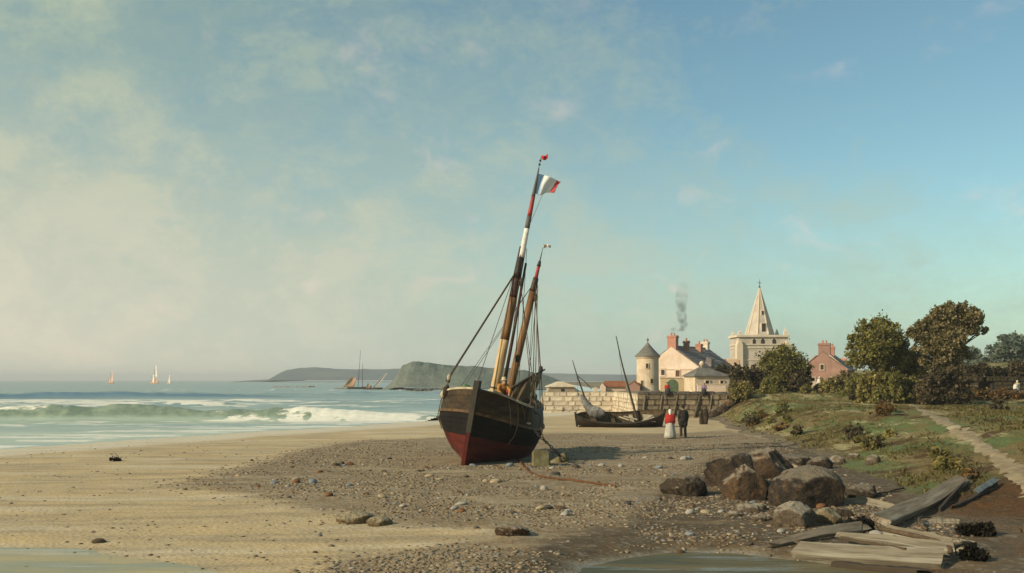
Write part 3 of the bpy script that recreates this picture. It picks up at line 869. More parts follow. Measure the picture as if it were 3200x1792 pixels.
for p in (mast_at(8.35) + Vector((0.12, 0.24, -0.5)), Vector((-4.0, 0.62, 4.6)), lerp(miz_at(8.1), railp(0.73, 1), 0.12), lerp(miz_at(8.1), railp(0.73, 1), 0.70)):
    block_mb(p, 0.12).build('pulley_block', M_STEM, lugger, True)
# heavy right-hand tackle: a doubled fall with a wooden block, to the port rail
for dy in (-0.05, 0.05):
    rg('backstay', miz_at(8.05) + Vector((0.1, 0.12 + dy, 0)), railp(0.42, 1, 0.0) + Vector((0, dy, -0.4)), 0.0, 0.020, M_ROPE if dy < 0 else M_ROPE2)
# gallows plank over the port bow, hanging ropes and fender
A_, B_ = H.pt(0.028, 1.0, 1, 0.12) + Vector((0.25, -.05, 0.12)), H.pt(0.30, 1.0, 1, 0.10) + Vector((0.45, 0.12, 0.10))
def bar(a, b, w, h, taper=1.0):
    a, b = Vector(a), Vector(b); d = (b - a)
    M = d.to_track_quat('X', 'Z').to_matrix()
    mb = MB(); L_ = d.length
    vs = []
    for x, k in ((0, 1), (L_, taper)):
        for y, z in ((-1, -1), (1, -1), (1, 1), (-1, 1)): vs.append(a + M @ Vector((x, y * w / 2 * k, z * h / 2 * k)))
    mb.add(vs, [(0, 3, 2, 1), (4, 5, 6, 7), (0, 1, 5, 4), (1, 2, 6, 5), (2, 3, 7, 6), (3, 0, 4, 7)])
    return mb
plk = bar(A_, lerp(A_, B_, 0.56), 0.30, 0.07); plk.build('gangplank', M_PALEWOOD, lugger)
bar(lerp(A_, B_, 0.60), B_, 0.16, 0.09).build('rail_cap', M_PALEWOOD, lugger)
for t, u, ln in ((0.105, 0.95, 0.9), (0.16, 0.97, 1.75), (0.20, 0.97, 0.5)):
    p = H.pt(t, u, 1, 0.09)
    mb = MB(); mb.tube([H.pt(t, 1.02, 1, 0.02), p] + [H.pt(t + 0.006 * j, max(0.15, u - ln / 3 * j / 4), 1, 0.12) for j in range(1, 5)], 0.018, 6)
    mb.build('hanging_rope', M_ROPE2, lugger)
fp = H.pt(0.235, 0.90, 1, 0.16)
mb = MB(); mb.tube([fp + Vector((0, 0.02, 0.32)), fp + Vector((0, 0.06, 0.25)), fp + Vector((0, 0.10, -0.25)), fp + Vector((0, .1, -0.34))], [0.07, 0.15, 0.15, 0.11], 12)
fen = mb.build('fender', M_STEM, lugger, True)
mb = MB(); mb.ball(fp + Vector((0.02, 0.12, -0.36)), (0.11, 0.11, 0.06)); mb.build('fender_end', M_PALEWOOD, fen, True)
# rope coils and fenders at the starboard shrouds
for k, t in enumerate((0.17, 0.215, 0.26)):
    p = H.pt(t, 1.0, -1, 0.08)
    mb = MB()
    for j in range(3):
        mb.tube([p + Vector((0.10 * math.cos(a) , -0.03 * j - .02, 0.02 + (0.17 + .02 * k) * math.sin(a) - .1)) for a in np.linspace(0, 2 * math.pi, 15)], 0.028, 6, caps=False)
    mb.build('rope_coil', (M_ROPE, M_ROPE2, M_STEM)[k], lugger)
mb = MB(); mb.ball(H.pt(0.2, 0.93, -1, 0.12), (0.10, 0.11, 0.19)); mb.build('fender', M_PALEWOOD, lugger, True)
for t, dz in ((0.23, 0.0), (0.30, 0.03), (0.36, -0.02)):
    mb = MB(); mb.tube([H.pt(t, 0.99, -1, 0.05), H.pt(t + .02, 0.84, -1, 0.10), H.pt(t + .03, 0.60 + dz, -1, 0.08), H.pt(t + .03, 0.42, -1, 0.07)], 0.02, 6)
    mb.build('hanging_rope', M_ROPE2, lugger)
# deck gear: windlass, hatch, nets and a canvas heap by the port quarter
mb = MB(); mb.tube([(-1.5, -0.75, 2.72), (-1.5, 0.75, 2.72)], 0.13, 10); wd = mb.build('windlass', M_MAST, lugger, True)
for y in (-0.7, 0.7): mb = MB(); mb.box((-1.5, y, 2.62), (0.28, 0.12, 0.62)); mb.build('windlass_bitt', M_STEM, wd)
mb = MB(); mb.box((-4.9, 0, 2.25), (1.2, 1.1, 0.4)); mb.build('hatch', M_STEM, lugger)
def heap(c, r, seed, amp=0.35):
    mb = MB(); rr = random.Random(seed)
    mb.ball(c, r, 16, 10)
    mb.v = [tuple(Vector(c) + (Vector(p) - Vector(c)) * (1 + amp * float(fbm(p[0] * 4 + seed, p[1] * 4 + p[2] * 3, 3, seed)))) for p in mb.v]
    return mb
# the rudder
mb = MB(); mb.prism([(-8.25, 0.1), (-7.98, 0.1), (-8.25, 2.6), (-8.6, 2.6)], 'y', -0.05, 0.05); mb.build('rudder', M_BLACK, lugger)

def world_of(p): return LM @ Vector(p)
# things that lie on the lugger's deck are things of their own
def place_local(name, mb, m, label, cat, group=None, smooth=True):
    o = mb.build(name, m, None, smooth)
    o.matrix_world = LM.copy()
    return tag(o, label, cat, group)
place_local('fishing_net', heap((-1.1, -0.75, 3.0), (0.30, 0.26, 0.20), 3), M_NET, 'small heap of bright green net on the bow behind the stem post', 'net')
place_local('fishing_net', heap((-1.6, 0.42, 2.98), (0.34, 0.40, 0.18), 8), M_NET, 'wider heap of green net at the foot of the main mast', 'net')
place_local('tarpaulin', heap((-3.3, 1.40, 2.62), (0.42, 0.34, 0.36), 12), M_BLACK, 'black tarpaulin bundle on the rail by the sagging sail', 'tarpaulin')
# sail let down at the stern, its peak caught up to starboard quarter
def cloth(fn, nu, nv, thick=0.02):
    V = [tuple(fn(i / nu, j / nv)) for i in range(nu + 1) for j in range(nv + 1)]
    w = nv + 1
    F = [(i * w + j, (i + 1) * w + j, (i + 1) * w + j + 1, i * w + j + 1) for i in range(nu) for j in range(nv)]
    mb = MB(); mb.add(V, F)
    me = mb.mesh('cloth', False)
    return me
def sail_fn(u, v):
    a, b = Vector((-4.7, 0.55, 3.30)), Vector((-5.6, 1.55, 4.25))          # along the gaff
    c, d = Vector((-4.6, 0.45, 2.25)), Vector((-5.4, 1.30, 2.30))          # foot
    p = lerp(lerp(a, b, u ** 0.9), lerp(c, d, u), v)
    p += Vector((0.22, 0.05, -0.05)) * math.sin(math.pi * v) * math.sin(math.pi * min(1, u + .1)) + Vector((0.05 * math.sin(u * 19 + v * 2), 0.02 * math.sin(v * 9), 0.03 * math.sin(u * 13)))
    return p
sme = cloth(sail_fn, 26, 16)
sl = link('lowered_sail', sme, M_SAIL, lugger, True)
so_ = sl.modifiers.new('thickness', 'SOLIDIFY'); so_.thickness = 0.03
mb = tapered([Vector((-4.55, 0.42, 3.22)), Vector((-5.05, 1.0, 3.78)), Vector((-5.65, 1.62, 4.32))], 0.07, 0.035, 8); mb.build('gaff', M_STEM, sl, True)

# flag, vane and pennant
def flag_mat(name, cols):
    g = G(name, 0.9, 0.15)
    u = g.attr('along')
    n = g.noise(5, 4)
    uu = g.math('ADD', u, g.math('MULTIPLY', g.math('SUBTRACT', n, .5), .12))
    c = g.mix(g.mr(uu, .24, .34), cols[0], cols[1]); c = g.mix(g.mr(uu, .80, .86), c, cols[2])
    g.col(c); return g.m
FM = flag_mat('tricolour_cloth', ((0.30, 0.42, 0.55), (0.74, 0.74, 0.68), (0.50, 0.075, 0.07)))
ftop = mast_at(13.15) + TO
def flag_fn(u, v):
    p = world_of(mast_at(12.55 - 0.80 * v) + TO)
    right = Vector((1, 0.25, 0)).normalized()
    L_ = 1.02 - 0.18 * v
    q = p + right * (u * L_) + Vector((0, 0, -0.10 * u - 0.35 * u * u * (1 - v) * 0.6 + 0.10 * u * v))
    if v > .5 and u < .6: q += Vector((0, 0, -0.25 * (v - .5) * math.sin(math.pi * u / .6)))
    q += Vector((0.0, 1, 0.15)) * 0.10 * math.sin(u * 9 + v * 2.2) * min(1, u * 3)
    if u > 0.9: q += right * 0.09 * float(fbm(v * 9, 1.3, 2, 77))
    return q
fme = cloth(flag_fn, 28, 14)
fattr(fme, 'along', np.repeat(np.linspace(0, 1, 29), 15))
fo_ = tag(link('flag', fme, FM, None, True), 'ragged blue, white and red flag flying from the main topmast', 'flag')
fo_.modifiers.new('thickness', 'SOLIDIFY').thickness = 0.008
def tape(name, base, length, drop, w0, w1, m, label, cat, seed):
    def fn(u, v):
        p = Vector(base) + Vector((1, 0.2, 0.12)) * (u * length) + Vector((0, 0, drop * u * u))
        return p + Vector((0.02 * math.sin(u * 11 + seed), 0.05 * math.sin(u * 10 + seed), ((v - .5) * (w0 + (w1 - w0) * u)) + 0.03 * math.sin(u * 8 + seed)))
    o = tag(link(name, cloth(fn, 14, 4), m, None, True), label, cat)
    o.modifiers.new('thickness', 'SOLIDIFY').thickness = 0.01
    return o
tipw = world_of(mast_at(12.8) + TO)
mb = MB(); mb.tube([mast_at(12.72) + TO, mast_at(13.3) + TO], [0.016, 0.010], 6); mb.build('flag_pole', M_IRON, topm)
for z in (12.95, 13.12): mb = MB(); mb.ball(mast_at(z) + TO, 0.05); mb.build('pole_ball', M_IRON, topm, True)
M_REDCLOTH = mat('red_cloth', (0.56, 0.035, 0.026), (0.40, 0.030, 0.024), 6, 0.9, 0.3)
M_PENN = mat('faded_pennant', (0.62, 0.42, 0.30), (0.70, 0.62, 0.50), 6, 0.9, 0.3)
tape('wind_vane', world_of(mast_at(13.2) + TO) + Vector((0.02, 0, 0.04)), 0.30, 0.02, 0.17, 0.20, M_REDCLOTH, 'small bright red wind vane above the flag', 'wind vane', 1)
mb = MB(); mb.tube([miz_at(9.5), miz_at(9.95)], [0.014, 0.010], 6); mb.build('flag_pole', M_IRON, miz)
tape('pennant', world_of(miz_at(9.85)), 0.34, -0.02, 0.16, 0.10, M_PENN, 'little faded pennant on top of the mizzen mast', 'pennant', 4)
hl = [world_of(mast_at(11.75) + TO) + Vector((0.36, 0, -0.1)), world_of(mast_at(11.1) + TO) + Vector((0.26, 0, 0)), world_of(mast_at(10.2) + TO) + Vector((0.05, 0, 0))]
iLM = LM.inverted()
mb = MB(); mb.tube([iLM @ p for p in catmull(hl, 5)], 0.010, 5); mb.build('flag_halyard', M_ROPE2, lugger)

# --- anchor chain, stone block and mooring stump beside the lugger
blk = at(1688, 1458)
def rough_block(d, seed, amp=0.03, bev=0.05):
    bm = bmesh.new(); bmesh.ops.create_cube(bm, size=1.0)
    bmesh.ops.scale(bm, vec=d, verts=bm.verts)
    bmesh.ops.bevel(bm, geom=bm.edges, offset=bev, segments=2, affect='EDGES')
    bmesh.ops.subdivide_edges(bm, edges=[e for e in bm.edges if e.calc_length() > 0.25 * max(d)], cuts=3, use_grid_fill=True)
    for v in bm.verts:
        v.co += Vector((float(fbm(v.co.y * 3 + seed, v.co.z * 3, 3, seed)), float(fbm(v.co.x * 3, v.co.z * 3 + seed, 3, seed + 1)), float(fbm(v.co.x * 3, v.co.y * 3 - seed, 3, seed + 2)))) * amp
    me = bpy.data.meshes.new('block'); bm.to_mesh(me); bm.free()
    return me
M_BLOCK = mat('mossy_sandstone', (0.175, 0.150, 0.068), (0.115, 0.088, 0.045), 2.2, 0.95, 0.6, 10, c=(0.24, 0.225, 0.12))
o = link('stone_block', rough_block((0.64, 0.58, 0.64), 5), M_BLOCK); o.location = (blk.x + 0.03, blk.y + 0.28, blk.z + 0.27); o.rotation_euler = (0.0, 0.03, R(7))
tag(o, 'square mossy stone block beside the leaning fishing boat', 'stone block')
stp = at(1741, 1446)
stump = empty('mooring_stump', (stp.x, stp.y + 0.2, stp.z), (0, R(58), R(-20)), 'short thick mooring stump lying behind the square stone block', 'stump')
mb = MB(); mb.lathe([(0.17, -0.3), (0.19, -0.2), (0.18, 0.2), (0.21, 0.42), (0.20, 0.48), (0.02, 0.50)], 14); mb.build('post', M_BLOCK, stump, True)
mb = MB(); mb.lathe([(0.20, 0.20), (0.225, 0.22), (0.225, 0.27), (0.20, 0.29)], 14); mb.build('iron_band', M_IRON, stump)
cpts = catmull([world_of(H.pt(0.30, 0.62, 1, 0.10)), pt(1672, 1348, 41.6), pt(1690, 1368, 41.2), pt(1722, 1396, 41.0), pt(1745, 1420, 41.2), at(1752, 1436) + Vector((0, 0, .1))], 6)
cc = catmull(cpts, 3)
chain = MB()
acc = 0
path = cc
link_r = 0.055
i = 0; last = path[0]
for p in path[1:]:
    if (p - last).length < 0.115: continue
    d = (p - last).normalized(); c0 = (p + last) / 2; last = p; i += 1
    side_ = d.cross(Vector((0, 0, 1))); side_.normalize(); upv = side_.cross(d)
    e = side_ if i % 2 else upv
    chain.tube([c0 + d * (0.085 * math.cos(a)) + e * (0.05 * math.sin(a)) for a in np.linspace(0, 2 * math.pi, 9)], 0.020, 5, caps=False)
tag(chain.build('anchor_chain', M_IRON, None, True), 'black anchor chain running from the hull down to the mooring stump', 'chain')
mb = MB(); mb.tube(catmull([world_of(H.pt(0.36, 0.95, 1, 0.08)), pt(1686, 1300, 42.2), pt(1692, 1345, 41.6), pt(1700, 1372, 41.2), pt(1730, 1408, 41.1)], 6), 0.022, 6)
tag(mb.build('mooring_rope', M_ROPE, None, True), 'dark mooring rope hanging beside the anchor chain', 'rope')
gp = [at(*p) for p in ((1618, 1434), (1632, 1455), (1648, 1472), (1664, 1486), (1690, 1493), (1740, 1500), (1800, 1506), (1860, 1514), (1925, 1524))]
gp = [p + Vector((0, 0, 0.035 if i < 5 else 0.02)) for i, p in enumerate(gp)]
M_RUST = mat('rusty_cable', (0.16, 0.065, 0.022), (0.085, 0.038, 0.018), 8, 0.9, 0.5)
mb = MB(); mb.tube([Vector((p.x, p.y, gz(p.x, p.y) + 0.035)) for p in catmull(gp, 8)], 0.036, 6)
tag(mb.build('anchor_cable', M_RUST, None, True), 'rusty brown cable trailing over the shingle from under the hull', 'cable')

# --- the small open boat
M_OLDTAR = mat('weathered_tar', (0.020, 0.015, 0.011), (0.050, 0.034, 0.022), 3.2, 0.7, 0.5, 9, stretch=(.4, 1, 2))
M_INNER = mat('boat_inside', (0.115, 0.072, 0.032), (0.065, 0.042, 0.020), 3, 0.8, 0.4)
bl, br = at(1800, 1334), at(2062, 1330)
bx = Vector((br.x - bl.x, br.y - bl.y, 0))
skl = 6.1
bc = pt(2064, 1330, 75.0)
B2 = Hull(skl, 0.92, 1.28, 0.74, 0.92, full=0.42, tumble=0.02, a_mid=0.34, a_bow=0.95, sharp_stern=True, rake=0.16, um=0.98, rocker=0.10)
boat2 = empty('open_boat', (bc.x, bc.y, gz(bc.x, bc.y) - 0.02), (R(24), R(1.0), R(2)), 'small dark open boat with two raked masts beached in front of the quay', 'boat')
UL2 = [0.0, 0.16, 0.32, 0.48, 0.64, 0.82, 0.99]
for side in (-1, 1):
    for i in range(6):
        B2.strake(UL2[i] + .004, UL2[i + 1], side, 0.03, 0.0, 22, lap=0.014).build('plank', M_OLDTAR, boat2)
    B2.strake(0.965, 1.02, side, 0.09, 0.035, 22, lap=0).build('gunwale', M_INNER if side > 0 else M_STEM, boat2)
B2.lining(0.97, off=-0.034).build('lining', M_INNER, boat2)
def post2(x0, dx, z1, nm):
    mb = MB(); mb.prism([(x0 - .07, -0.05), (x0 + .07, -0.05), (x0 + dx + .07, z1), (x0 + dx - .09, z1)], 'y', -0.05, 0.05); mb.build(nm, M_STEM, boat2)
post2(0.04, 0.18, 1.50, 'stem_post'); post2(-skl - 0.03, -0.18, 1.10, 'stern_post')
mb = MB(); mb.box((-3, 0, -0.03), (6.0, 0.09, 0.10)); mb.build('keel', M_OLDTAR, boat2)
for t in (0.16, 0.36, 0.58, 0.80):
    u = 0.70; l, r_ = B2.pt(t, u, 1, -.03), B2.pt(t, u, -1, -.03)
    c_ = (l + r_) / 2; mb = MB(); mb.box(c_, (0.26 if t > .2 else .8, abs(l.y - r_.y), 0.045)); mb.build('thwart', M_PALEWOOD if t in (0.16, .36) else M_INNER, boat2)
for (t0, y0, t1, y1) in ((0.30, -0.45, 0.44, 0.42), (0.40, -0.55, 0.50, 0.30), (0.10, 0.35, 0.24, -0.4)):
    bar((-skl * t1, y1, 0.66), (-skl * t0, y0, 0.82), 0.13, 0.04).build('loose_board', M_PALEWOOD, boat2)
for t in np.linspace(0.12, 0.88, 12):
    mb = MB(); mb.tube([B2.pt(t, u, 1, -0.05) for u in np.linspace(0.95, 0.15, 8)], 0.022, 5); mb.build('rib', M_INNER, boat2)
B2L = Matrix.Translation(boat2.location) @ boat2.rotation_euler.to_matrix().to_4x4()
iB2 = B2L.inverted()
def spar(base, pts_px, D, r0, r1, nm, parent=boat2, m=M_STEM):
    P = [Vector(base)] + [iB2 @ pt(*p, D) for p in pts_px]
    return tapered(catmull(P, 5), r0, r1, 9).build(nm, m, parent, True)
mm = spar(B2.pt(0.265, 0.05, 1) * Vector((1, 0, 1)) if False else Vector((-1.62, 0, 0.1)), [(1972, 1240), (1947, 1150), (1925, 1050)], 75.4, 0.105, 0.03, 'fore_mast')
mz = spar(Vector((-4.9, 0, 0.1)), [(1822, 1228), (1802, 1170), (1789, 1126)], 75.4, 0.085, 0.022, 'mizzen_mast')
rope(iB2 @ pt(1931, 1070, 75.4), iB2 @ pt(1946, 1200, 75.4), 0.03, 0.011).build('halyard', M_ROPE, boat2)
rope(iB2 @ pt(1803, 1172, 75.4), iB2 @ pt(1806, 1240, 75.4), 0.0, 0.011).build('halyard', M_ROPE, boat2)
spar(iB2 @ pt(1849, 1216, 75.4), [(1826, 1192), (1805, 1176)], 75.4, 0.03, 0.025, 'sprit', m=M_MASTDARK)
# sail drooping from the mizzen into the stern
sp_ = [(pt(1816, 1236, 75.2), 0.13), (pt(1826, 1254, 75.1), 0.22), (pt(1838, 1272, 75.0), 0.30), (pt(1852, 1286, 74.9), 0.42), (pt(1872, 1292, 74.8), 0.40), (pt(1890, 1288, 74.7), 0.16)]
mb = MB(); cp = catmull([p for p, r in sp_], 5); rr = np.interp(np.linspace(0, 5, len(cp)), range(6), [r for p, r in sp_])
mb.tube([iB2 @ p for p in cp], list(rr), 14)
mb.v = [tuple(Vector(p) + Vector((0.12 * float(fbm(p[2] * 7, p[1] * 5, 3, 5)), 0.12 * float(fbm(p[0] * 6, p[2] * 2, 3, 6)), 0.09 * float(fbm(p[0] * 6, p[1] * 6, 3, 7))))) for p in mb.v]
mb.build('furled_sail', M_SAILGREY, boat2, True)

# --- craft far out on the bay
M_FARSAIL = {'white': mat('white_sail', (0.80, 0.74, 0.66), (0.70, 0.62, 0.52), .5, 0.9, 0), 'pink': mat('pink_sail', (0.72, 0.42, 0.36), (0.78, 0.54, 0.42), .5, 0.9, 0),
             'tan': mat('tan_sail', (0.50, 0.26, 0.12), (0.62, 0.42, 0.28), .5, 0.9, 0)}
def far_boat(D, px, py, L, kind, sails, label, masts=(), sunlit=True):
    """sails: list of (colour, x0, z0, x1, z1, x2, z2, x3, z3) in boat metres"""
    o = empty('sailing_boat', (pt(px, py, D).x, D, 0.0), (0, 0, R(-42 if sunlit else 8)), label, 'sailing boat', 'boats far out on the bay')
    hh = Hull(L, L * 0.15, L * .17, L * .12, L * .15, sharp_stern=True, rake=L * .03)
    mb = MB(); vs = []; n = 12
    for i in range(n + 1):
        t = i / n
        for u, s_ in ((1, 1), (.5, 1), (0, 1), (0, -1), (.5, -1), (1, -1)):
            p = hh.pt(t, u, s_); vs.append((p.x + L / 2, p.y, p.z - L * .03))
    fs = [(i * 6 + k, i * 6 + (k + 1) % 6, (i + 1) * 6 + (k + 1) % 6, (i + 1) * 6 + k) for i in range(n) for k in range(6)]
    fs += [tuple(range(6)), tuple(n * 6 + k for k in range(6))]
    mb.add(vs, fs); mb.build('hull', M_STEM if kind == 'dark' else M_FARSAIL['tan'], o)
    for (x0, z0, x1, z1) in masts:
        mb = MB(); mb.tube([(x0, 0, z0), (x1, 0, z1)], [L * .014, L * .006], 6); mb.build('mast', M_MASTDARK, o)
    for q in sails:
        colr, c4 = q[0], [Vector((q[1 + 2 * i], 0, q[2 + 2 * i])) for i in range(4)]
        def fn(u, v, c4=c4):
            p = lerp(lerp(c4[0], c4[1], u), lerp(c4[3], c4[2], u), v)
            p.y += 0.05 * L * math.sin(math.pi * u) * math.sin(math.pi * (0.15 + .7 * v)) + 0.02 * L
            return p
        s_ = link('sail', cloth(fn, 10, 10), M_FARSAIL[colr], o, True)
        s_.modifiers.new('thickness', 'SOLIDIFY').thickness = 0.05
    return o
far_boat(1000, 345, 1198, 12, 'brown', [('pink', -4.5, 1.5, -.2, 1.5, -1.0, 7.2, -3.2, 6.6), ('pink', .3, 1.5, 4.5, 1.7, 3.2, 13.5, 1.0, 12.0)], 'little boat with pinkish sails on the open horizon', [(0.2, 0, 1.2, 13.5), (-4.2, 0, -3.0, 7)])
far_boat(940, 482, 1199, 14, 'brown', [('white', -6, 1.5, 0, 1.4, -.5, 9, -3.5, 8), ('white', 0.5, 6, 4.5, 6.5, 3.4, 17, 1.2, 16.5), ('tan', -1, 1.3, 5, 1.3, 4.3, 5.4, 0, 5.6)], 'boat with tall cream topsail in the middle of the horizon sails', [(0.4, 0, 1.0, 17), (-5, 0, -3.8, 8.5)])
far_boat(900, 528, 1203, 8, 'brown', [('white', -2.4, 1, 1.6, 1, .8, 8, -.6, 8.2)], 'tiny boat with one narrow pale sail on the horizon', [(-.6, 0, -.6, 9)])
far_boat(420, 1123, 1218, 9.5, 'dark', [('tan', -7.0, 0.8, -2.2, 1.0, -1.2, 4.6, -3.2, 5.0)], 'dark two masted fishing boat with a folded rust brown sail below the cliff', [(-0.6, 0.4, 0.5, 16.0), (1.2, 0.4, 1.35, 10.5)], False)
far_boat(400, 1168, 1217, 6.5, 'dark', [('white', -0.6, .8, 0.9, .8, 5.2, 6.4, 4.3, 6.2)], 'low boat with one slanting cream sail below the cliff', [(.2, .3, 5.0, 6.4)], False)
far_boat(400, 1150, 1217, 4.0, 'dark', [('tan', -.9, .5, .9, .5, .6, 2.1, -.1, 2.5)], 'tiny skiff with a small tan sail below the cliff', [(0, .2, 0, 2.9)], False)
# ------------------------------------------------------------------ quay, sea wall and the town
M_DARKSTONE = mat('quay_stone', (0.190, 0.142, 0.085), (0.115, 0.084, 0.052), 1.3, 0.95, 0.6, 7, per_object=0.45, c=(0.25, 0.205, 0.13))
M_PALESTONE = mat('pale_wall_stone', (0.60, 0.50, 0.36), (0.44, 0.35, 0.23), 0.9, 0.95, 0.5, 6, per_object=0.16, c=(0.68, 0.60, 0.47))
M_DARKWOOD = mat('weathered_post', (0.165, 0.125, 0.08), (0.10, 0.075, 0.047), 3, .9, .5)
M_MORTAR_D = mat('dark_mortar', (0.050, 0.040, 0.028), (0.035, 0.028, 0.02), 2, 0.95, 0.3)
M_MORTAR_P = mat('pale_mortar', (0.38, 0.31, 0.21), (0.30, 0.24, 0.16), 2, 0.95, 0.3)
M_COPING = mat('coping_stone', (0.135, 0.118, 0.098), (0.085, 0.074, 0.062), 1.5, 0.95, 0.5, per_object=0.25)
M_TOWN = mat('town_ground', (0.30, 0.24, 0.16), (0.19, 0.16, 0.09), 0.25, 0.95, 0.4)
M_CREAM = mat('lime_render', (0.66, 0.54, 0.39), (0.53, 0.40, 0.27), 0.8, 0.95, 0.4, 5, c=(0.71, 0.60, 0.45))
M_PINKW = mat('warm_white_render', (0.72, 0.58, 0.46), (0.60, 0.45, 0.32), 0.55, 0.95, 0.4, 5, c=(0.74, 0.64, 0.53))
M_OCHRE = mat('ochre_render', (0.52, 0.38, 0.20), (0.60, 0.48, 0.32), 0.7, 0.95, 0.4, 5)
M_SLATE = mat('purple_slate', (0.245, 0.200, 0.175), (0.165, 0.135, 0.122), 1.4, 0.85, 0.5, 6, c=(0.31, 0.265, 0.225))
M_GREYROOF = mat('grey_roof', (0.20, 0.185, 0.155), (0.12, 0.11, 0.095), 1.2, 0.85, 0.4, 6)
M_BRICK = mat('pink_brick', (0.50, 0.235, 0.155), (0.40, 0.20, 0.14), 1.8, 0.95, 0.4, 6)
M_RUSTROOF = mat('rust_tiles', (0.30, 0.115, 0.055), (0.22, 0.085, 0.045), 1.6, 0.9, 0.4, 6)
M_ORANGE = mat('orange_tiles', (0.46, 0.27, 0.16), (0.55, 0.40, 0.27), 0.9, 0.95, 0.4)
M_ROSE = mat('rose_render', (0.36, 0.205, 0.155), (0.28, 0.165, 0.125), 0.7, 0.95, 0.4, 5, c=(0.42, 0.27, 0.21))
M_CHURCH = mat('church_stone', (0.56, 0.475, 0.375), (0.42, 0.355, 0.28), 0.35, 0.95, 0.5, 1.5, c=(0.64, 0.545, 0.43))
M_CHURCH2 = mat('church_dressed_stone', (0.68, 0.57, 0.42), (0.60, 0.50, 0.37), 0.3, 0.95, 0.3)
M_DARKWIN = mat('dark_opening', (0.022, 0.020, 0.018), (0.03, 0.027, 0.024), 2, 0.5, 0)
M_GREEN = mat('green_door_paint', (0.115, 0.165, 0.085), (0.075, 0.115, 0.065), 2.5, 0.7, 0.3)
M_WOODDK = mat('brown_shutter', (0.15, 0.075, 0.035), (0.10, 0.05, 0.025), 3, 0.8, 0.3)

# levelled ground of the town behind the quay walls, and the pier deck
def town_h(x, y): return 2.42 + 0.05 * fbm(x / 5, y / 5, 3, 61) + 0.004 * np.clip(y - 110, 0, None)
xs, ys = np.linspace(11.9, 40, 80), np.linspace(95.25, 300, 150)
XX, YY = np.meshgrid(xs, ys, indexing='ij')
idx = np.arange(XX.size).reshape(XX.shape)
F = np.stack([idx[:-1, :-1], idx[1:, :-1], idx[1:, 1:], idx[:-1, 1:]], -1).reshape(-1, 4)
Vt = np.stack([XX.ravel(), YY.ravel(), town_h(XX, YY).ravel()], -1)
tag(link('town_ground', np_mesh('town_ground', Vt, F), M_TOWN, smooth=True), kind='structure')

STONES = []
for i in range(4):
    STONES.append(rough_block((1, 1, 1), 20 + i * 3, 0.07, 0.12))
def stone_wall(name, p0, p1, z0, z1, thick, ch, sl, m_stone, m_core, label, cat, batter=0.0, coping=None, seed=1, skip=None, cop_h=0.28):
    """coursed masonry: a core, every stone a part, a row of coping stones"""
    rr = random.Random(seed)
    p0, p1 = Vector((p0[0], p0[1], 0)), Vector((p1[0], p1[1], 0))
    d = p1 - p0; Lw = d.length; ang = math.atan2(d.y, d.x)
    w = empty(name, (p0.x, p0.y, z0), (0, 0, ang), label, cat)
    h = z1 - z0
    mb = MB()
    if skip is None:
        mb.prism([(-batter * h + 0.05, -0.4), (0.05, h - .02), (thick, h - .02), (thick, -0.4)], 'x', 0, Lw)
    else:
        x0, x1, zs = skip
        for a, b, c0, c1 in ((0, x0, -.4, h - .02), (x1, Lw, -.4, h - .02), (x0, x1, zs, h - .02)):
            mb.prism([(0.05, c0), (0.05, c1), (thick, c1), (thick, c0)], 'x', a, b)
        mb.prism([(thick - .25, -.4), (thick - .25, zs), (thick, zs), (thick, -.4)], 'x', x0, x1)
    mb.build('wall_core', m_core, w)
    nc = max(1, round(h / ch)); cuts = np.cumsum([0] + [rr.uniform(.7, 1.35) for _ in range(nc)]); cuts = cuts / cuts[-1] * h
    for c in range(nc):
        hh = cuts[c + 1] - cuts[c]
        x = -rr.random() * sl * 0.5
        while x < Lw - 0.05:
            l = sl * (0.45 + 1.1 * rr.random()); a, b = max(0, x), min(Lw, x + l); x += l
            if b - a < 0.12: continue
            zc = (cuts[c] + cuts[c + 1]) / 2
            if skip is not None:
                x0, x1, zs = skip
                mid = (a + b) / 2; u = (mid - (x0 + x1) / 2) / ((x1 - x0) / 2)
                if abs(u) < 1 and zc < zs * (0.35 + 0.65 * math.sqrt(max(0, 1 - u * u))): continue
            o = bpy.data.objects.new('stone', STONES[rr.randrange(4)]); C.objects.link(o); o.parent = w
            o.scale = ((b - a) * rr.uniform(.90, .99), 0.30, hh * rr.uniform(.86, .98))
            o.location = ((a + b) / 2, -batter * (h - zc) + 0.10 + rr.uniform(-.07, .07), zc)
            o.rotation_euler = (math.atan(batter) * 0.0, rr.uniform(-.045, .045), rr.uniform(-.05, .05))
    if coping:
        x = 0.0
        while x < Lw - .05:
            l = sl * 1.35 * (0.8 + .4 * rr.random()); b = min(Lw, x + l)
            o = bpy.data.objects.new('coping_stone', COPE[rr.randrange(2)]); C.objects.link(o); o.parent = w
            o.scale = ((b - x) * 0.98, 0.42, cop_h); o.location = ((x + b) / 2, 0.16 + rr.uniform(-.03, .03), h + cop_h / 2 - .03 + rr.uniform(-.03, .03))
            x += l
    return w
for me_ in STONES: me_.materials.append(M_DARKSTONE)
COPE = [m_.copy() for m_ in STONES[:2]]
for m_ in COPE: m_.materials.clear(); m_.materials.append(M_COPING)
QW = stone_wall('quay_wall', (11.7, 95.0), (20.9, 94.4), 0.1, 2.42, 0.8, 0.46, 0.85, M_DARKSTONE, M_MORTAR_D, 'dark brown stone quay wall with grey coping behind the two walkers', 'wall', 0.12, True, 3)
rr = random.Random(4)
for k in range(6):
    x = 0.5 + k * 1.45 + rr.uniform(-.25, .25); l = rr.uniform(.25, .75)
    bar((x, -.40, 0.0), (x + l, -.12, 2.25), .17, .13, .85).build('timber_prop', M_DARKWOOD, QW)
DARK_SET = STONES
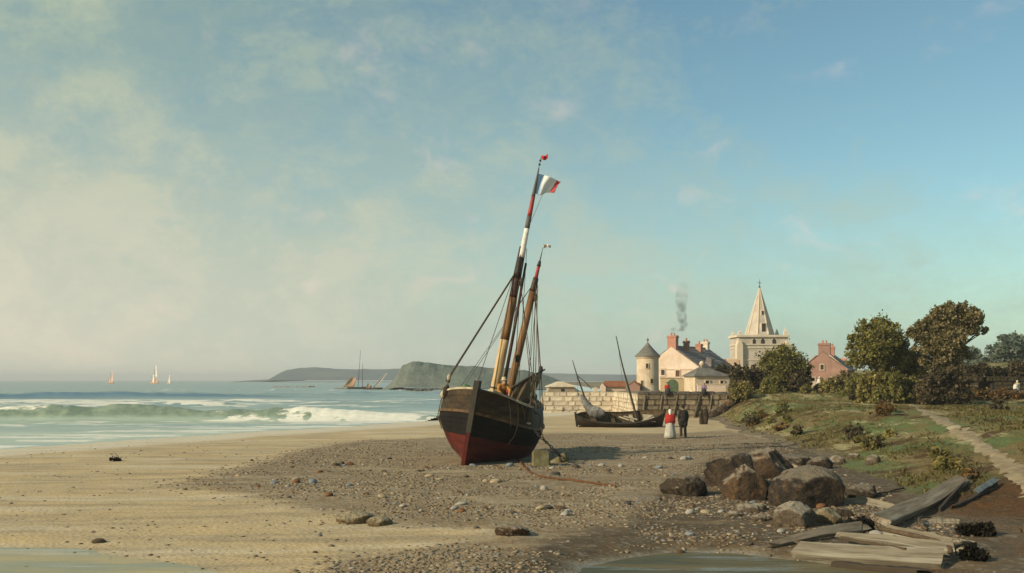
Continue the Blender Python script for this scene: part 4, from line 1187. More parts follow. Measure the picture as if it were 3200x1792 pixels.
STONES = [m_.copy() for m_ in DARK_SET]
for m_ in STONES: m_.materials.clear(); m_.materials.append(M_PALESTONE)
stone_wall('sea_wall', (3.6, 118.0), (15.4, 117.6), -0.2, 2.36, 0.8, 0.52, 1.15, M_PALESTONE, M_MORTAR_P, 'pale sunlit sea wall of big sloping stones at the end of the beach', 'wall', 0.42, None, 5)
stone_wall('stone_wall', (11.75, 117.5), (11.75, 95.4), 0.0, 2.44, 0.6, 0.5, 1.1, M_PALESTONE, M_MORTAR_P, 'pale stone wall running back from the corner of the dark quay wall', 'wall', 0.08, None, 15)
mb = MB(); mb.prism([(3.7, 118.3), (15.4, 117.9), (15.6, 124), (4.6, 124)], 'z', 2.0, 2.37); tag(mb.build('pier', M_MORTAR_P), kind='structure')
mb = MB(); mb.prism([(2.5, -.6), (4.2, -.6), (4.4, 2.3), (3.8, 2.3)], 'y', 118.2, 124); 
tag(mb.build('pier_end', M_PALESTONE), kind='structure')

# --- houses: x across the gable, y along the ridge, front gable at y = 0
def house(name, loc, rz, w, L, eave, ridge, wallm, roofm, label, cat='house', over=0.25, back=0.0):
    o = empty(name, loc, (0, 0, rz), label, cat)
    mb = MB(); mb.prism([(-w / 2, -1.0), (w / 2, -1.0), (w / 2, eave), (0, ridge), (-w / 2, eave)], 'y', 0, L); o['w'] = w
    wall = mb.build('wall', wallm, o)
    th = 0.16; sl = math.hypot(w / 2, ridge - eave); nx, nz = (ridge - eave) / sl, (w / 2) / sl
    for s in (-1, 1):
        rows = 9
        mb = MB()
        for r in range(rows):
            t0, t1 = r / rows, (r + 1) / rows * 1.0 + 0.02
            ex = 1 + over / (w / 2)
            def P(t, off): return (s * (w / 2 * ex * t + nx * off), ridge - (ridge - eave) * ex * t + nz * off)
            lift = 0.03
            a, b = P(t0, 0.04), P(t1 if r < rows - 1 else 1.0, 0.04 + lift); c, d = P(t1 if r < rows - 1 else 1.0, 0.04 + lift + 0.07), P(t0, 0.04 + 0.07)
            mb.prism([a, b, c, d], 'y', 0.10, L + over)
        mb.build('roof', roofm, o)
    mb = MB(); mb.prism([(-.12, ridge + .02), (.12, ridge + .02), (.07, ridge + .19), (-.07, ridge + .19)], 'y', .08, L + over + .02); mb.build('ridge_cap', roofm, o)
    return o
def window(o, x, z, w, h, y=0.0, face='y', m=None, frame=None, xx=0.0):
    """a recessed dark pane in a raised frame on the front gable (face y) or the side wall (face x)"""
    fr = MB(); t = 0.09
    for (cx, cz, dx, dz) in ((0, h / 2 + t / 2, w + 2 * t, t), (0, -h / 2 - t / 2, w + 2.6 * t, t * 1.2), (-w / 2 - t / 2, 0, t, h), (w / 2 + t / 2, 0, t, h)):
        if face == 'y': fr.box((x + cx, y - .04, z + cz), (dx, .14, dz))
        else: fr.box((xx + .04, x + cx, z + cz), (.14, dx, dz))
    f = fr.build('window', frame or M_CREAM, o)
    pn = MB()
    if face == 'y': pn.box((x, y - .012, z), (w, .03, h))
    else: pn.box((xx + .012, x, z), (.03, w, h))
    pn.build('pane', m or M_DARKWIN, f)
def chimney(o, x, y, z0, z1, w, d, m, pots=1):
    mb = MB(); mb.box((x, y, (z0 + z1) / 2), (w, d, z1 - z0)); mb.box((x, y, z1 - .10), (w + .16, d + .16, .14)); mb.box((x, y, z1 + 0.05), (w + .06, d + .06, .13))
    c = mb.build('chimney', m, o)
    for k in range(pots):
        q = (k - (pots - 1) / 2) * .4
        mb = MB(); mb.lathe([(.13, z1 + .1), (.10, z1 + .42), (.12, z1 + .45)], 10, (x + (q if w >= d else 0), y + (q if d > w else 0), 0)); mb.build('chimney_pot', M_BRICK, c)
def opening(o, x, z, w, h, m=M_DARKWIN, y=0.0, arch=False, name='door'):
    mb = MB()
    pts = [(-w / 2, 0), (w / 2, 0), (w / 2, h - (w / 2 if arch else 0))]
    if arch: pts += [(w / 2 * math.cos(a), h - w / 2 + w / 2 * math.sin(a)) for a in np.linspace(0.2, math.pi - .2, 8)]
    pts += [(-w / 2, h - (w / 2 if arch else 0))]
    if not arch: pts = [(-w / 2, 0), (w / 2, 0), (w / 2, h), (-w / 2, h)]
    mb.prism([(x + p[0], z + p[1]) for p in pts], 'y', y - .07, y + .05)
    return mb.build(name, m, o)

# white gabled house with its round tower
GH = pt(2098, 1188, 128)
gh = house('gabled_house', (GH.x, GH.y, 2.45), R(-33), 9.0, 11.5, 2.35, 5.45, M_PINKW, M_SLATE, 'large cream gabled house with purple slate roof beside the round tower', over=.3)
chimney(gh, 0.0, 0.45, 5.0, 6.75, 1.15, 0.8, M_BRICK, 2)
chimney(gh, 0.9, 2.6, 4.8, 6.15, 0.6, 0.6, M_ROSE, 1)
chimney(gh, 0.7, 7.2, 4.9, 5.9, 0.7, 0.7, M_BRICK, 1)
chimney(gh, 0.0, 11.0, 5.0, 6.3, 0.9, 0.7, M_CREAM, 2)
window(gh, 0.9, 2.1, 0.55, 0.8, frame=M_PINKW, m=M_WOODDK); window(gh, 2.9, 1.55, 0.55, 0.9, m=M_WOODDK); window(gh, -1.1, 2.3, .5, .8, frame=M_PINKW)
mb = MB(); mb.box((0, -.03, 2.62), (7.9, .10, .10)); mb.build('string_course', M_CREAM, gh)
dm = MB(); dm.prism([(3.0, 3.0), (4.0, 3.0), (4.0, 3.9), (3.4, 4.2)], 'y', 3.2, 4.2); dm.build('dormer', M_SLATE, gh)
for y in (2.2, 4.6, 7.2, 9.4): window(gh, y, 1.4, .6, .9, face='x', xx=4.5)
TW = pt(2024, 1188, 122)
tw = empty('round_tower', (TW.x, TW.y, 2.42), (0, 0, 0), 'round cream tower with pointed grey roof at the corner of the quay', 'tower')
mb = MB(); mb.lathe([(1.34, -1.0), (1.30, 3.85), (1.36, 3.9), (1.44, 4.02), (1.44, 4.16), (1.36, 4.2)], 28); mb.build('wall', M_CREAM, tw, False)
mb = MB(); mb.lathe([(1.56, 4.12), (1.52, 4.2), (1.05, 4.65), (0.58, 5.15), (0.25, 5.58), (0.06, 5.8)], 28); rf = mb.build('roof', M_GREYROOF, tw, False)
mb = MB(); mb.lathe([(.05, 5.75), (.04, 5.95), (.13, 6.02), (.15, 6.12), (.11, 6.22), (.03, 6.26), (.025, 6.42)], 12); mb.build('finial', M_GREYROOF, rf, True)
for a, z in ((-1.75, 3.0), (-1.35, 1.2), (-2.2, 1.0)):
    mb = MB(); Mz = Matrix.Rotation(a, 3, 'Z')
    mb.box(Mz @ Vector((1.335, 0, z)), (0.10, 0.42, 0.66), Mz); f = mb.build('window', M_OCHRE, tw)
    mb = MB(); mb.box(Mz @ Vector((1.36, 0, z)), (0.09, 0.26, 0.5), Mz); mb.build('pane', M_DARKWIN, f)
# ochre yard wall with the green arched door
YW = pt(2128, 1188, 116)
yw = empty('yard_wall', (YW.x, YW.y, 2.42), (0, 0, R(-4)), 'low ochre yard wall with an arched green door below the gabled house', 'wall')
mb = MB(); mb.prism([(-2.3, -.6), (2.6, -.6), (2.6, 1.35), (1.1, 1.3), (0.2, 1.5), (-2.3, 1.55)], 'y', 0, 0.5); mb.build('wall', M_OCHRE, yw)
opening(yw, -0.95, 0.0, 1.15, 1.42, M_GREEN, arch=True)
mb = MB(); mb.prism([(-2.4, 1.553), (0.2, 1.503), (0.2, 1.62), (-2.4, 1.67)], 'y', -.08, .58); mb.build('coping', M_CREAM, yw)
# small hip roofed house
HP = pt(2226, 1188, 112)
hp = empty('hip_roofed_house', (HP.x, HP.y, 2.42), (0, 0, R(12)), 'small white cottage with a grey hipped roof and a ball on top', 'house')
mb = MB(); mb.box((0, 1.6, .45), (4.0, 3.2, 2.7)); mb.build('wall', M_CREAM, hp)
mb = MB(); mb.add([(-2.2, -.2, 1.8), (2.2, -.2, 1.8), (2.2, 3.4, 1.8), (-2.2, 3.4, 1.8), (-1.0, 1.5, 2.75), (-0.2, 1.5, 2.75), (-2.2, -.2, 1.7), (2.2, -.2, 1.7), (2.2, 3.4, 1.7), (-2.2, 3.4, 1.7)],
                   [(0, 1, 5, 4), (1, 2, 5), (2, 3, 4, 5), (3, 0, 4), (0, 6, 7, 1), (1, 7, 8, 2), (2, 8, 9, 3), (3, 9, 6, 0), (6, 9, 8, 7)]); rf = mb.build('roof', M_GREYROOF, hp)
mb = MB(); mb.lathe([(.10, 2.7), (.10, 2.85), (.24, 2.95), (.30, 3.15), (.2, 3.36), (.02, 3.45)], 12, (-.6, 1.5, 0)); mb.build('finial', M_CREAM, rf, True)
window(hp, -0.6, 0.95, .42, .62); window(hp, 1.1, 1.0, .36, .5)
# white garden wall, kiosk and sheds
GW = pt(2224, 1188, 104)
gw = empty('garden_wall', (GW.x, GW.y, 2.42), (0, 0, R(1)), 'low white garden wall in front of the hip roofed cottage', 'wall')
mb = MB(); mb.box((0, 0, 0.25), (2.9, .35, 1.2)); mb.build('wall', M_PINKW, gw); mb = MB(); mb.box((0, 0, .90), (3.0, .45, .1)); mb.build('coping', M_CREAM, gw)
KP = pt(1755, 1188, 120)
kp = empty('pier_pavilion', (KP.x, KP.y, 2.3), (0, 0, R(5)), 'squat stone pavilion with a low hipped roof on the end of the sea wall', 'pavilion')
mb = MB(); mb.prism([(-1.75, -.3), (1.75, -.3), (1.45, .72), (-1.4, .72)], 'y', 0, 2.4); mb.build('wall', M_MORTAR_P, kp)
mb = MB(); mb.add([(-1.65, -.2, .70), (1.7, -.2, .70), (1.7, 2.6, .70), (-1.65, 2.6, .70), (-.35, 1.2, 1.28), (.2, 1.2, 1.28), (-1.65, -.2, .62), (1.7, -.2, .62), (1.7, 2.6, .62), (-1.65, 2.6, .62)],
                   [(0, 1, 5, 4), (1, 2, 5), (2, 3, 4, 5), (3, 0, 4), (0, 6, 7, 1), (1, 7, 8, 2), (2, 8, 9, 3), (3, 9, 6, 0), (6, 9, 8, 7)]); mb.build('roof', M_PALESTONE, kp)
opening(kp, 0.1, .12, .32, .3, name='window')
SH = pt(1924, 1188, 121)
sh = empty('boat_shed', (SH.x, SH.y, 2.35), (0, 0, 0), 'low shed with a long rust red roof standing on the pier', 'shed')
mb = MB(); mb.box((0, 1, .2), (2.3, 2, 1.0)); mb.build('wall', M_CREAM, sh)
mb = MB(); mb.prism([(-.25, .66), (1.1, 1.30), (2.2, .66), (2.2, .58), (1.1, 1.2), (-.25, .58)], 'x', -1.25, 1.2); mb.build('roof', M_RUSTROOF, sh)
for k, (px, hgt, m_) in enumerate(((1884, 0.95, M_PINKW), (1862, 0.55, M_CREAM))):
    p = pt(px, 1188, 120.4); mb = MB(); mb.prism([(-.24, -.3), (.24, -.3), (.24, hgt * .7), (0, hgt), (-.24, hgt * .7)], 'y', 0, .7)
    o = mb.build('gate_pillar', m_); o.location = (p.x, p.y, 2.37); tag(o, ('tall whitish gate pillar against the rust roofed shed', 'short cream gate pillar a step away from the rust roofed shed')[k], 'pillar', 'gate pillars on the pier')
SH2 = pt(1982, 1188, 119.5)
s2 = house('stone_hut', (SH2.x, SH2.y, 2.4), R(-10), 1.3, 1.6, .65, 1.1, M_ROSE, M_RUSTROOF, 'tiny brownish pink hut leaning against the round tower', 'hut', .08)

# --- church
CH = pt(2385, 1188, 260)
ch = empty('church', (CH.x, CH.y, 2.6), (0, 0, R(1)), 'big pale stone church with a square tower and a tall pointed spire', 'church')
def cz_(py, D=258): return CZ + (1188 - py) * D / 3200 - 2.6
TOPZ = cz_(1052)
mb = MB(); mb.box((0, 4.5, TOPZ / 2 - 1), (12.6, 9, TOPZ + 2)); mb.build('tower', M_CHURCH, ch)
for sx in (-1, 1):
    mb = MB(); mb.prism([(-.75, -1), (.75, -1), (.75, TOPZ - 2.2), (.35, TOPZ - 1.0), (-.35, TOPZ - 1.0), (-.75, TOPZ - 2.2)], 'y', -.9, 1.2)
    mb.v = [(v[0] + sx * 6.1, v[1], v[2]) for v in mb.v]; mb.build('buttress', M_CHURCH2, ch)
for z, hh, ov in ((TOPZ + .2, .5, .5), (cz_(1076), .28, .2), (cz_(1087), .22, .16), (cz_(1125), .25, .16)):
    mb = MB(); mb.box((0, 4.5, z), (12.6 + 2 * ov, 9 + 2 * ov, hh)); mb.build('string_course', M_CHURCH2, ch)
for x, zz in ((-2.3, .85), (-0.1, 1.0), (2.8, 1.0)):
    mb = MB(); w_ = .95 * zz; zc = cz_(1066)
    mb.prism([(x - w_ / 2, zc - .8), (x + w_ / 2, zc - .8), (x + w_ / 2, zc + .3), (x, zc + .85), (x - w_ / 2, zc + .3)], 'y', -.05, .04); f = mb.build('belfry_window', M_DARKWIN, ch)
    mb = MB(); mb.prism([(x - w_ / 2 - .25, zc + .25), (x + w_ / 2 + .25, zc + .25), (x, zc + 1.3)], 'y', -.035, .03); mb.build('window_arch', M_CHURCH2, f)
for x, y in ((-5.8, .6), (5.8, .6), (5.8, 8.4), (-5.8, 8.4)):
    mb = MB(); mb.lathe([(.55, TOPZ + .4), (.55, TOPZ + 1.0), (.62, TOPZ + 1.1), (.12, TOPZ + (2.3 if x > 0 else 1.6)), (.02, TOPZ + 2.4)], 4, (x, y, 0), a0=math.pi / 4); mb.build('pinnacle', M_CHURCH2, ch)
SX = 0.25
SPZ0, SPZ1 = TOPZ + .35, cz_(893)
mb = MB(); mb.lathe([(3.75, SPZ0), (3.75, SPZ0 + .35), (3.55, SPZ0 + .5), (0.10, SPZ1)], 8, (SX, 4.5, 0), a0=math.pi / 8); sp = mb.build('spire', M_CHURCH, ch)
for k in range(8):
    a = math.pi / 8 + k * math.pi / 4
    mb = MB(); mb.tube([(SX + 3.62 * math.cos(a), 4.5 + 3.62 * math.sin(a), SPZ0 + .4), (SX + .1 * math.cos(a), 4.5 + .1 * math.sin(a), SPZ1)], [.20, .09], 5); mb.build('spire_rib', M_CHURCH2, sp)
for (zc, w_, hh) in ((cz_(1022), 1.0, 2.1), (cz_(975), .55, 1.0)):
    rad = 3.55 * (1 - (zc - SPZ0 - .5) / (SPZ1 - SPZ0 - .5)) * math.cos(math.pi / 8)
    mb = MB(); mb.box((SX + .25, 4.5 - rad - .05, zc), (w_ + .4, .55, hh + .4)); f = mb.build('spire_window', M_CHURCH2, sp)
    mb = MB(); mb.box((SX + .25, 4.5 - rad - .32, zc), (w_, .06, hh)); mb.build('opening', M_DARKWIN, f)
mb = MB(); mb.tube([(SX, 4.5, SPZ1 - .3), (SX, 4.5, SPZ1 + 2.2)], [.10, .05], 6); mb.box((SX, 4.5, SPZ1 + 1.3), (1.0, .12, .12)); mb.ball((SX, 4.5, SPZ1 + .2), .26); mb.build('cross', M_IRON, sp)
mb = MB(); mb.prism([(-5.5, -1), (5.5, -1), (5.5, 6.2), (0, 8.2), (-5.5, 6.2)], 'y', 9.02, 28); nv = mb.build('nave', M_CHURCH, ch)

OR = pt(2312, 1188, 172)
house('tiled_house', (OR.x, OR.y, 2.6), R(80), 4.2, 4.6, 3.2, 4.5, M_CREAM, M_ORANGE, 'long house with a faded orange tiled roof below the church')
OR2 = pt(2375, 1188, 176)
house('white_house', (OR2.x, OR2.y, 2.6), R(-25), 3.4, 5, 2.7, 3.9, M_PINKW, M_ORANGE, 'small whitish house squeezed under the church behind the bushy tree')
LOWH = pt(2290, 1188, 138)
lh = house('low_house', (LOWH.x, LOWH.y, 2.5), R(70), 3.4, 4.4, 1.7, 2.9, M_OCHRE, M_GREYROOF, 'low house with a greyish roof between the gabled house and the church')
chimney(lh, 0, 1.0, 2.4, 3.6, .5, .5, M_BRICK, 1)
LOW2 = pt(2212, 1188, 150)
house('ochre_house', (LOW2.x, LOW2.y, 2.5), R(60), 3.6, 5.5, 2.6, 4.1, M_OCHRE, M_ORANGE, 'ochre house whose tiled roof peeps out behind the purple slate roof')
TOWH = pt(2445, 1188, 165)
house('chapel_house', (TOWH.x, TOWH.y, 2.6), R(20), 4.0, 5.0, 2.4, 4.4, M_CREAM, M_SLATE, 'cream house with a slate roof behind the tree before the church')
# rose house
RH = pt(2572, 1188, 124)
rh = house('rose_house', (RH.x, RH.y, 2.45), R(-24), 5.6, 8.5, 2.55, 4.65, M_ROSE, M_SLATE, 'rose coloured gabled house with a massive chimney among the bushes')
chimney(rh, 0.1, .5, 4.0, 5.65, 1.35, .8, M_ROSE, 2); chimney(rh, 0.6, 4.2, 4.1, 5.35, .5, .5, M_BRICK, 1)
window(rh, -0.1, 2.85, .38, .62, frame=M_CREAM); window(rh, -1.2, 1.2, .5, .8); window(rh, 1.2, 1.2, .5, .8)
for y in (1.6, 3.6, 5.8): window(rh, y, 1.3, .5, .8, face='x', xx=2.8)
mb = MB(); mb.prism([(-2.9, 2.42), (-2.75, 2.5), (-.7, 4.26), (-.85, 4.3)], 'y', -.1, .12); mb.build('gable_coping', M_ROSE, rh)
mb = MB(); mb.prism([(2.95, 2.42), (2.8, 2.62), (.7, 4.28), (.8, 4.36)], 'y', -.12, .12); mb.build('gable_coping', M_CREAM, rh)
RW = pt(2530, 1188, 113)
rw = empty('cottage_wall', (RW.x, RW.y, 2.42), (0, 0, R(-6)), 'patchy whitewashed wall half hidden by bushes below the rose house', 'wall')
mb = MB(); mb.prism([(-1.7, -.5), (2.2, -.5), (2.2, .9), (1.2, 1.15), (-.2, 1.2), (-.3, 1.5), (-1.7, 1.55)], 'y', 0, .45); mb.build('wall', M_PINKW, rw)
mb = MB(); mb.prism([(-1.8, 1.553), (-.3, 1.503), (-.3, 1.6), (-1.8, 1.66)], 'y', -.08, .5); mb.build('coping', M_COPING, rw)
PH = pt(2648, 1188, 142)
house('pale_cottage', (PH.x, PH.y, 2.6), R(60), 3.0, 3.4, 3.0, 4.0, M_PINKW, M_BRICK, 'pale cottage with a pink roof right behind the rose house')
CT = pt(2826, 1188, 135)
house('far_cottage', (CT.x, CT.y, 2.6), R(84), 3.2, 2.6, .9, 1.75, M_CREAM, M_ORANGE, 'low cottage with a pale roof glimpsed between the two big trees')

# --- ruined arched wall at the field's edge
STONES = [m_.copy() for m_ in DARK_SET]
M_BROWNSTONE = mat('brown_field_stone', (0.085, 0.058, 0.026), (0.045, 0.032, 0.017), 1.3, 0.95, 0.6, 7, per_object=0.35, c=(0.13, 0.095, 0.045))
for m_ in STONES: m_.materials.clear(); m_.materials.append(M_BROWNSTONE)
aw0, aw1 = pt(2978, 1188, 96), pt(3330, 1188, 99)
az = float(bank_h(np.array(aw0.x + 4), np.array(96.0)))
stone_wall('arched_wall', (aw0.x, aw0.y), (aw1.x, aw1.y), az - 0.15, CZ + 12 * 96 / 3200, 0.9, 0.40, 0.75, M_BROWNSTONE, M_MORTAR_D, 'dark brown field wall with an arched opening beyond the footpath', 'wall', 0, None, 9, skip=(2.9, 4.3, 1.55))

# smoke from the big chimney
gsm = bpy.data.materials.new('chimney_smoke'); gsm.use_nodes = True
N, L = gsm.node_tree.nodes, gsm.node_tree.links; N.clear()
oo = N.new('ShaderNodeOutputMaterial'); pv = N.new('ShaderNodeVolumePrincipled'); tcs = N.new('ShaderNodeTexCoord'); nz = N.new('ShaderNodeTexNoise')
nz.inputs['Scale'].default_value = 1.1; nz.inputs['Detail'].default_value = 4
L.new(tcs.outputs['Object'], nz.inputs['Vector'])
sx = N.new('ShaderNodeSeparateXYZ'); L.new(tcs.outputs['Object'], sx.inputs[0])
fz = N.new('ShaderNodeMapRange'); L.new(sx.outputs['Z'], fz.inputs[0]); fz.inputs[1].default_value = 9.0; fz.inputs[2].default_value = 15.5; fz.inputs[3].default_value = 1.7; fz.inputs[4].default_value = 0.16
mr = N.new('ShaderNodeMapRange'); L.new(nz.outputs[0], mr.inputs[0]); mr.inputs[1].default_value = .40; mr.inputs[2].default_value = .65
mm_ = N.new('ShaderNodeMath'); mm_.operation = 'MULTIPLY'; L.new(mr.outputs[0], mm_.inputs[0]); L.new(fz.outputs[0], mm_.inputs[1])
pv.inputs['Color'].default_value = (0.30, 0.34, 0.35, 1); L.new(mm_.outputs[0], pv.inputs['Density']); L.new(pv.outputs[0], oo.inputs['Volume'])
sc_ = gh.matrix_basis @ Vector((0.0, 0.45, 6.95))
sc_ = Matrix.Translation(gh.location) @ gh.rotation_euler.to_matrix().to_4x4() @ Vector((0.0, 0.45, 7.15))
dS = sc_.y
sp_ = [sc_, pt(2098, 1034, dS), pt(2118, 1028, dS), pt(2136, 1022, dS - .5), pt(2132, 1000, dS - .5), pt(2128, 960, dS), pt(2132, 915, dS), pt(2140, 885, dS)]
mb = MB(); cp = catmull(sp_, 6); rr = np.interp(np.linspace(0, 7, len(cp)), range(8), [.18, .28, .36, .5, .6, .72, .85, .5])
mb.tube(cp, list(rr), 12)
tag(mb.build('smoke', gsm, None, True), kind='stuff')
# ------------------------------------------------------------------ trees and bushes
def leaf_mat(name, cols, rough=0.9):
    """cols: three leaf colours, chosen clump by clump"""
    g = G(name, rough, 0.12)
    t = g.attr('tone')
    c = g.mix(g.mr(t, 0.05, .45), cols[0], cols[1]); c = g.mix(g.mr(t, .50, .92), c, cols[2])
    g.col(c)
    tr = g.N.new('ShaderNodeBsdfTranslucent'); g.L.new(c, tr.inputs[0])
    mx = g.N.new('ShaderNodeMixShader'); mx.inputs[0].default_value = 0.35
    g.L.new(g.p.outputs[0], mx.inputs[1]); g.L.new(tr.outputs[0], mx.inputs[2])
    g.L.new(mx.outputs[0], g.N['Material Output'].inputs['Surface'])
    return g.m
L_OLIVE = leaf_mat('olive_leaves', ((0.096, 0.090, 0.027), (0.192, 0.178, 0.051), (0.321, 0.284, 0.095)))
L_BROWN = leaf_mat('brownish_leaves', ((0.105, 0.088, 0.036), (0.205, 0.168, 0.068), (0.345, 0.275, 0.145)))
L_DARK = leaf_mat('dark_leaves', ((0.041, 0.036, 0.020), (0.088, 0.070, 0.038), (0.169, 0.124, 0.068)))
L_YELLOW = leaf_mat('yellow_green_leaves', ((0.132, 0.116, 0.040), (0.242, 0.209, 0.066), (0.396, 0.319, 0.110)))
L_HAZE = leaf_mat('haze_tinted_leaves', ((0.098, 0.132, 0.098), (0.155, 0.196, 0.144), (0.218, 0.247, 0.178)))  # blue of distant haze mixed into the leaf colour
L_RUST = leaf_mat('rusty_leaves', ((0.102, 0.058, 0.022), (0.198, 0.110, 0.038), (0.288, 0.192, 0.078)))
BARK = mat('bark', (0.060, 0.045, 0.030), (0.105, 0.085, 0.062), 2.5, 0.95, 0.6, 9, stretch=(2, 2, .5))
BARKPALE = mat('pale_bark', (0.20, 0.165, 0.12), (0.12, 0.10, 0.075), 2.5, 0.95, 0.6, 9, stretch=(2, 2, .5))
def crown_mesh(name, blobs, n, size, seed, wisp=0.16):
    """blobs: (x, y, z, r) in metres; leaves gather in clumps through the blobs, with ragged edges and gaps"""
    r = np.random.default_rng(seed)
    b = np.array(blobs, float)
    wgt = b[:, 3] ** 2.2; wgt /= wgt.sum()
    nc = max(14, int(n / 30))
    bi = r.choice(len(b), nc, p=wgt)
    d = r.normal(size=(nc, 3)); d /= np.linalg.norm(d, axis=1)[:, None]
    rad = r.random(nc) ** 0.40 * (1 + .30 * np.abs(r.normal(size=nc)))
    cc = b[bi, :3] + d * (b[bi, 3] * rad * 0.93)[:, None] * np.array([1, 1.0, 0.92])
    far_ = r.random(nc) < wisp
    cc[far_] += d[far_] * (b[bi, 3] * 0.25 * r.random(nc))[far_][:, None]
    cr = b[bi, 3] * r.uniform(0.12, 0.42, nc)
    ct = np.clip(0.5 + 0.30 * r.normal(size=nc), 0, 1)
    k = r.integers(0, nc, n)
    g = r.normal(size=(n, 3)); g /= np.linalg.norm(g, axis=1)[:, None]
    p = cc[k] + g * (cr[k] * (r.random(n) ** 0.5 + .55 * np.abs(r.normal(size=n)) * (r.random(n) < .3)))[:, None]
    tone = np.clip(ct[k] + 0.22 * r.normal(size=n), 0, 1)
    a = r.normal(size=(n, 3)); a[:, 2] *= 0.8; a /= np.linalg.norm(a, axis=1)[:, None]
    q = r.normal(size=(n, 3)); q -= a * (a * q).sum(1)[:, None]; q /= np.linalg.norm(q, axis=1)[:, None]
    L_ = size * (0.45 + 1.1 * r.random(n) ** 1.7)[:, None]; W_ = L_ * r.uniform(.35, .55, n)[:, None]
    mid = p + a * L_ * .5
    V = np.stack([p, mid + q * W_, p + a * L_, mid - q * W_], 1).reshape(-1, 3)
    F = np.arange(4 * n).reshape(n, 4)
    me = np_mesh(name, V, F)
    fattr(me, 'tone', np.repeat(tone, 4))
    return me
def limb_mb(base, blobs, r0, seed, trunks=1):
    rr = random.Random(seed); mb = MB()
    b = [Vector(q[:3]) for q in blobs]
    for tk in range(trunks):
        bs = Vector(base) + Vector((rr.uniform(-.25, .25), rr.uniform(-.2, .2), 0)) * tk
        c = sum(b, Vector()) / len(b)
        fork = bs.lerp(c, 0.55) + Vector((rr.uniform(-.3, .3), rr.uniform(-.3, .3), 0)) * (1 + tk)
        P = catmull([bs - Vector((0, 0, .3)), bs + (fork - bs) * .4 + Vector((rr.uniform(-.15, .15), 0, 0)), fork], 5)
        mb.tube(P, [r0 * (1.25 if i == 0 else 1 - .45 * i / len(P)) for i in range(len(P))], 9)
        for q in b:
            e = q + Vector((rr.uniform(-.2, .2), rr.uniform(-.2, .2), rr.uniform(-.1, .3)))
            m = fork.lerp(e, .5) + Vector((rr.uniform(-.3, .3), rr.uniform(-.2, .2), .2))
            P2 = catmull([fork, m, e], 4)
            mb.tube(P2, [r0 * .5 * (1 - .8 * i / (len(P2) - 1)) for i in range(len(P2))], 6)
            for _ in range(3):
                s = m.lerp(e, rr.random()); t = s + Vector((rr.uniform(-1, 1), rr.uniform(-1, 1), rr.uniform(.1, .9))) * .6
                mb.tube([s, s.lerp(t, .5) + Vector((0, 0, .05)), t], [r0 * .16, r0 * .1, r0 * .04], 5)
    return mb
def plant(name, cat, label, px, py, D, blobs_px, m, n, size, trunk=0.0, bark=BARK, seed=0, group=None, trunks=1, dspread=0.75):
    base = pt(px, py, D); rr = random.Random(seed)
    z0 = gz(base.x, D) if D < 95.2 or base.x > 24 else 2.45
    o = empty(name, (base.x, D, z0), (0, 0, 0), label, cat, group)
    bl = []
    for (bx_, by_, br) in blobs_px:
        q = pt(bx_, by_, D); r_ = br * D / 3200
        bl.append((q.x - base.x, rr.uniform(-1, 1) * dspread * r_ * 1.3, q.z - z0, r_))
    cm = link('crown' if trunk else 'foliage', crown_mesh('crown', bl, n, size, seed), m, o)
    if trunk: limb_mb((0, 0, 0), bl, trunk, seed, trunks).build('trunk', bark, o, True)
    else: limb_mb((0, 0, 0), bl, 0.06, seed, 2).build('stems', bark, o, True)
    return o
plant('tree', 'tree', 'full brown green tree standing in front of the church', 2448, 1248, 101, [(2440, 1112, 34), (2465, 1118, 32), (2420, 1140, 40), (2478, 1148, 42), (2448, 1160, 48), (2425, 1185, 38), (2480, 1190, 42), (2450, 1212, 40)], L_OLIVE, 24000, .19, .16, seed=1)
plant('bush', 'bush', 'dark purplish bush against the side of the rose house', 2500, 1245, 99, [(2498, 1168, 26), (2508, 1190, 30), (2490, 1205, 30), (2505, 1222, 26)], L_DARK, 5200, .22, seed=2)
plant('bush', 'bush', 'dark green bush between the hip roofed cottage and the tree', 2335, 1240, 100, [(2320, 1172, 26), (2350, 1170, 27), (2372, 1185, 26), (2335, 1195, 30), (2300, 1168, 20), (2360, 1212, 24)], L_DARK, 6500, .22, seed=3)
plant('bush', 'bush', 'low ochre bush at the end of the quay wall', 2312, 1250, 93.5, [(2300, 1212, 24), (2318, 1222, 24), (2328, 1240, 20), (2298, 1238, 18)], L_YELLOW, 4200, .18, seed=4)
plant('bush', 'bush', 'dark brown clipped tree behind the grey hipped roof', 2262, 1200, 121, [(2250, 1158, 17), (2268, 1155, 18), (2282, 1162, 15), (2262, 1170, 18)], L_DARK, 2600, .2, seed=5)
plant('tree', 'tree', 'round olive green tree with a broad crown left of the tallest tree', 2738, 1262, 82, [(2716, 1040, 34), (2764, 1030, 36), (2790, 1058, 32), (2690, 1070, 34), (2735, 1075, 46), (2785, 1098, 42), (2690, 1108, 36), (2672, 1125, 22), (2735, 1122, 38), (2660, 1086, 12), (2700, 1018, 13), (2742, 1008, 12), (2786, 1018, 12), (2826, 1112, 13), (2664, 1052, 10), (2812, 1050, 12), (2808, 1082, 24), (2795, 1128, 30), (2760, 1140, 30)], L_OLIVE, 29000, .17, .15, seed=6, bark=BARKPALE)
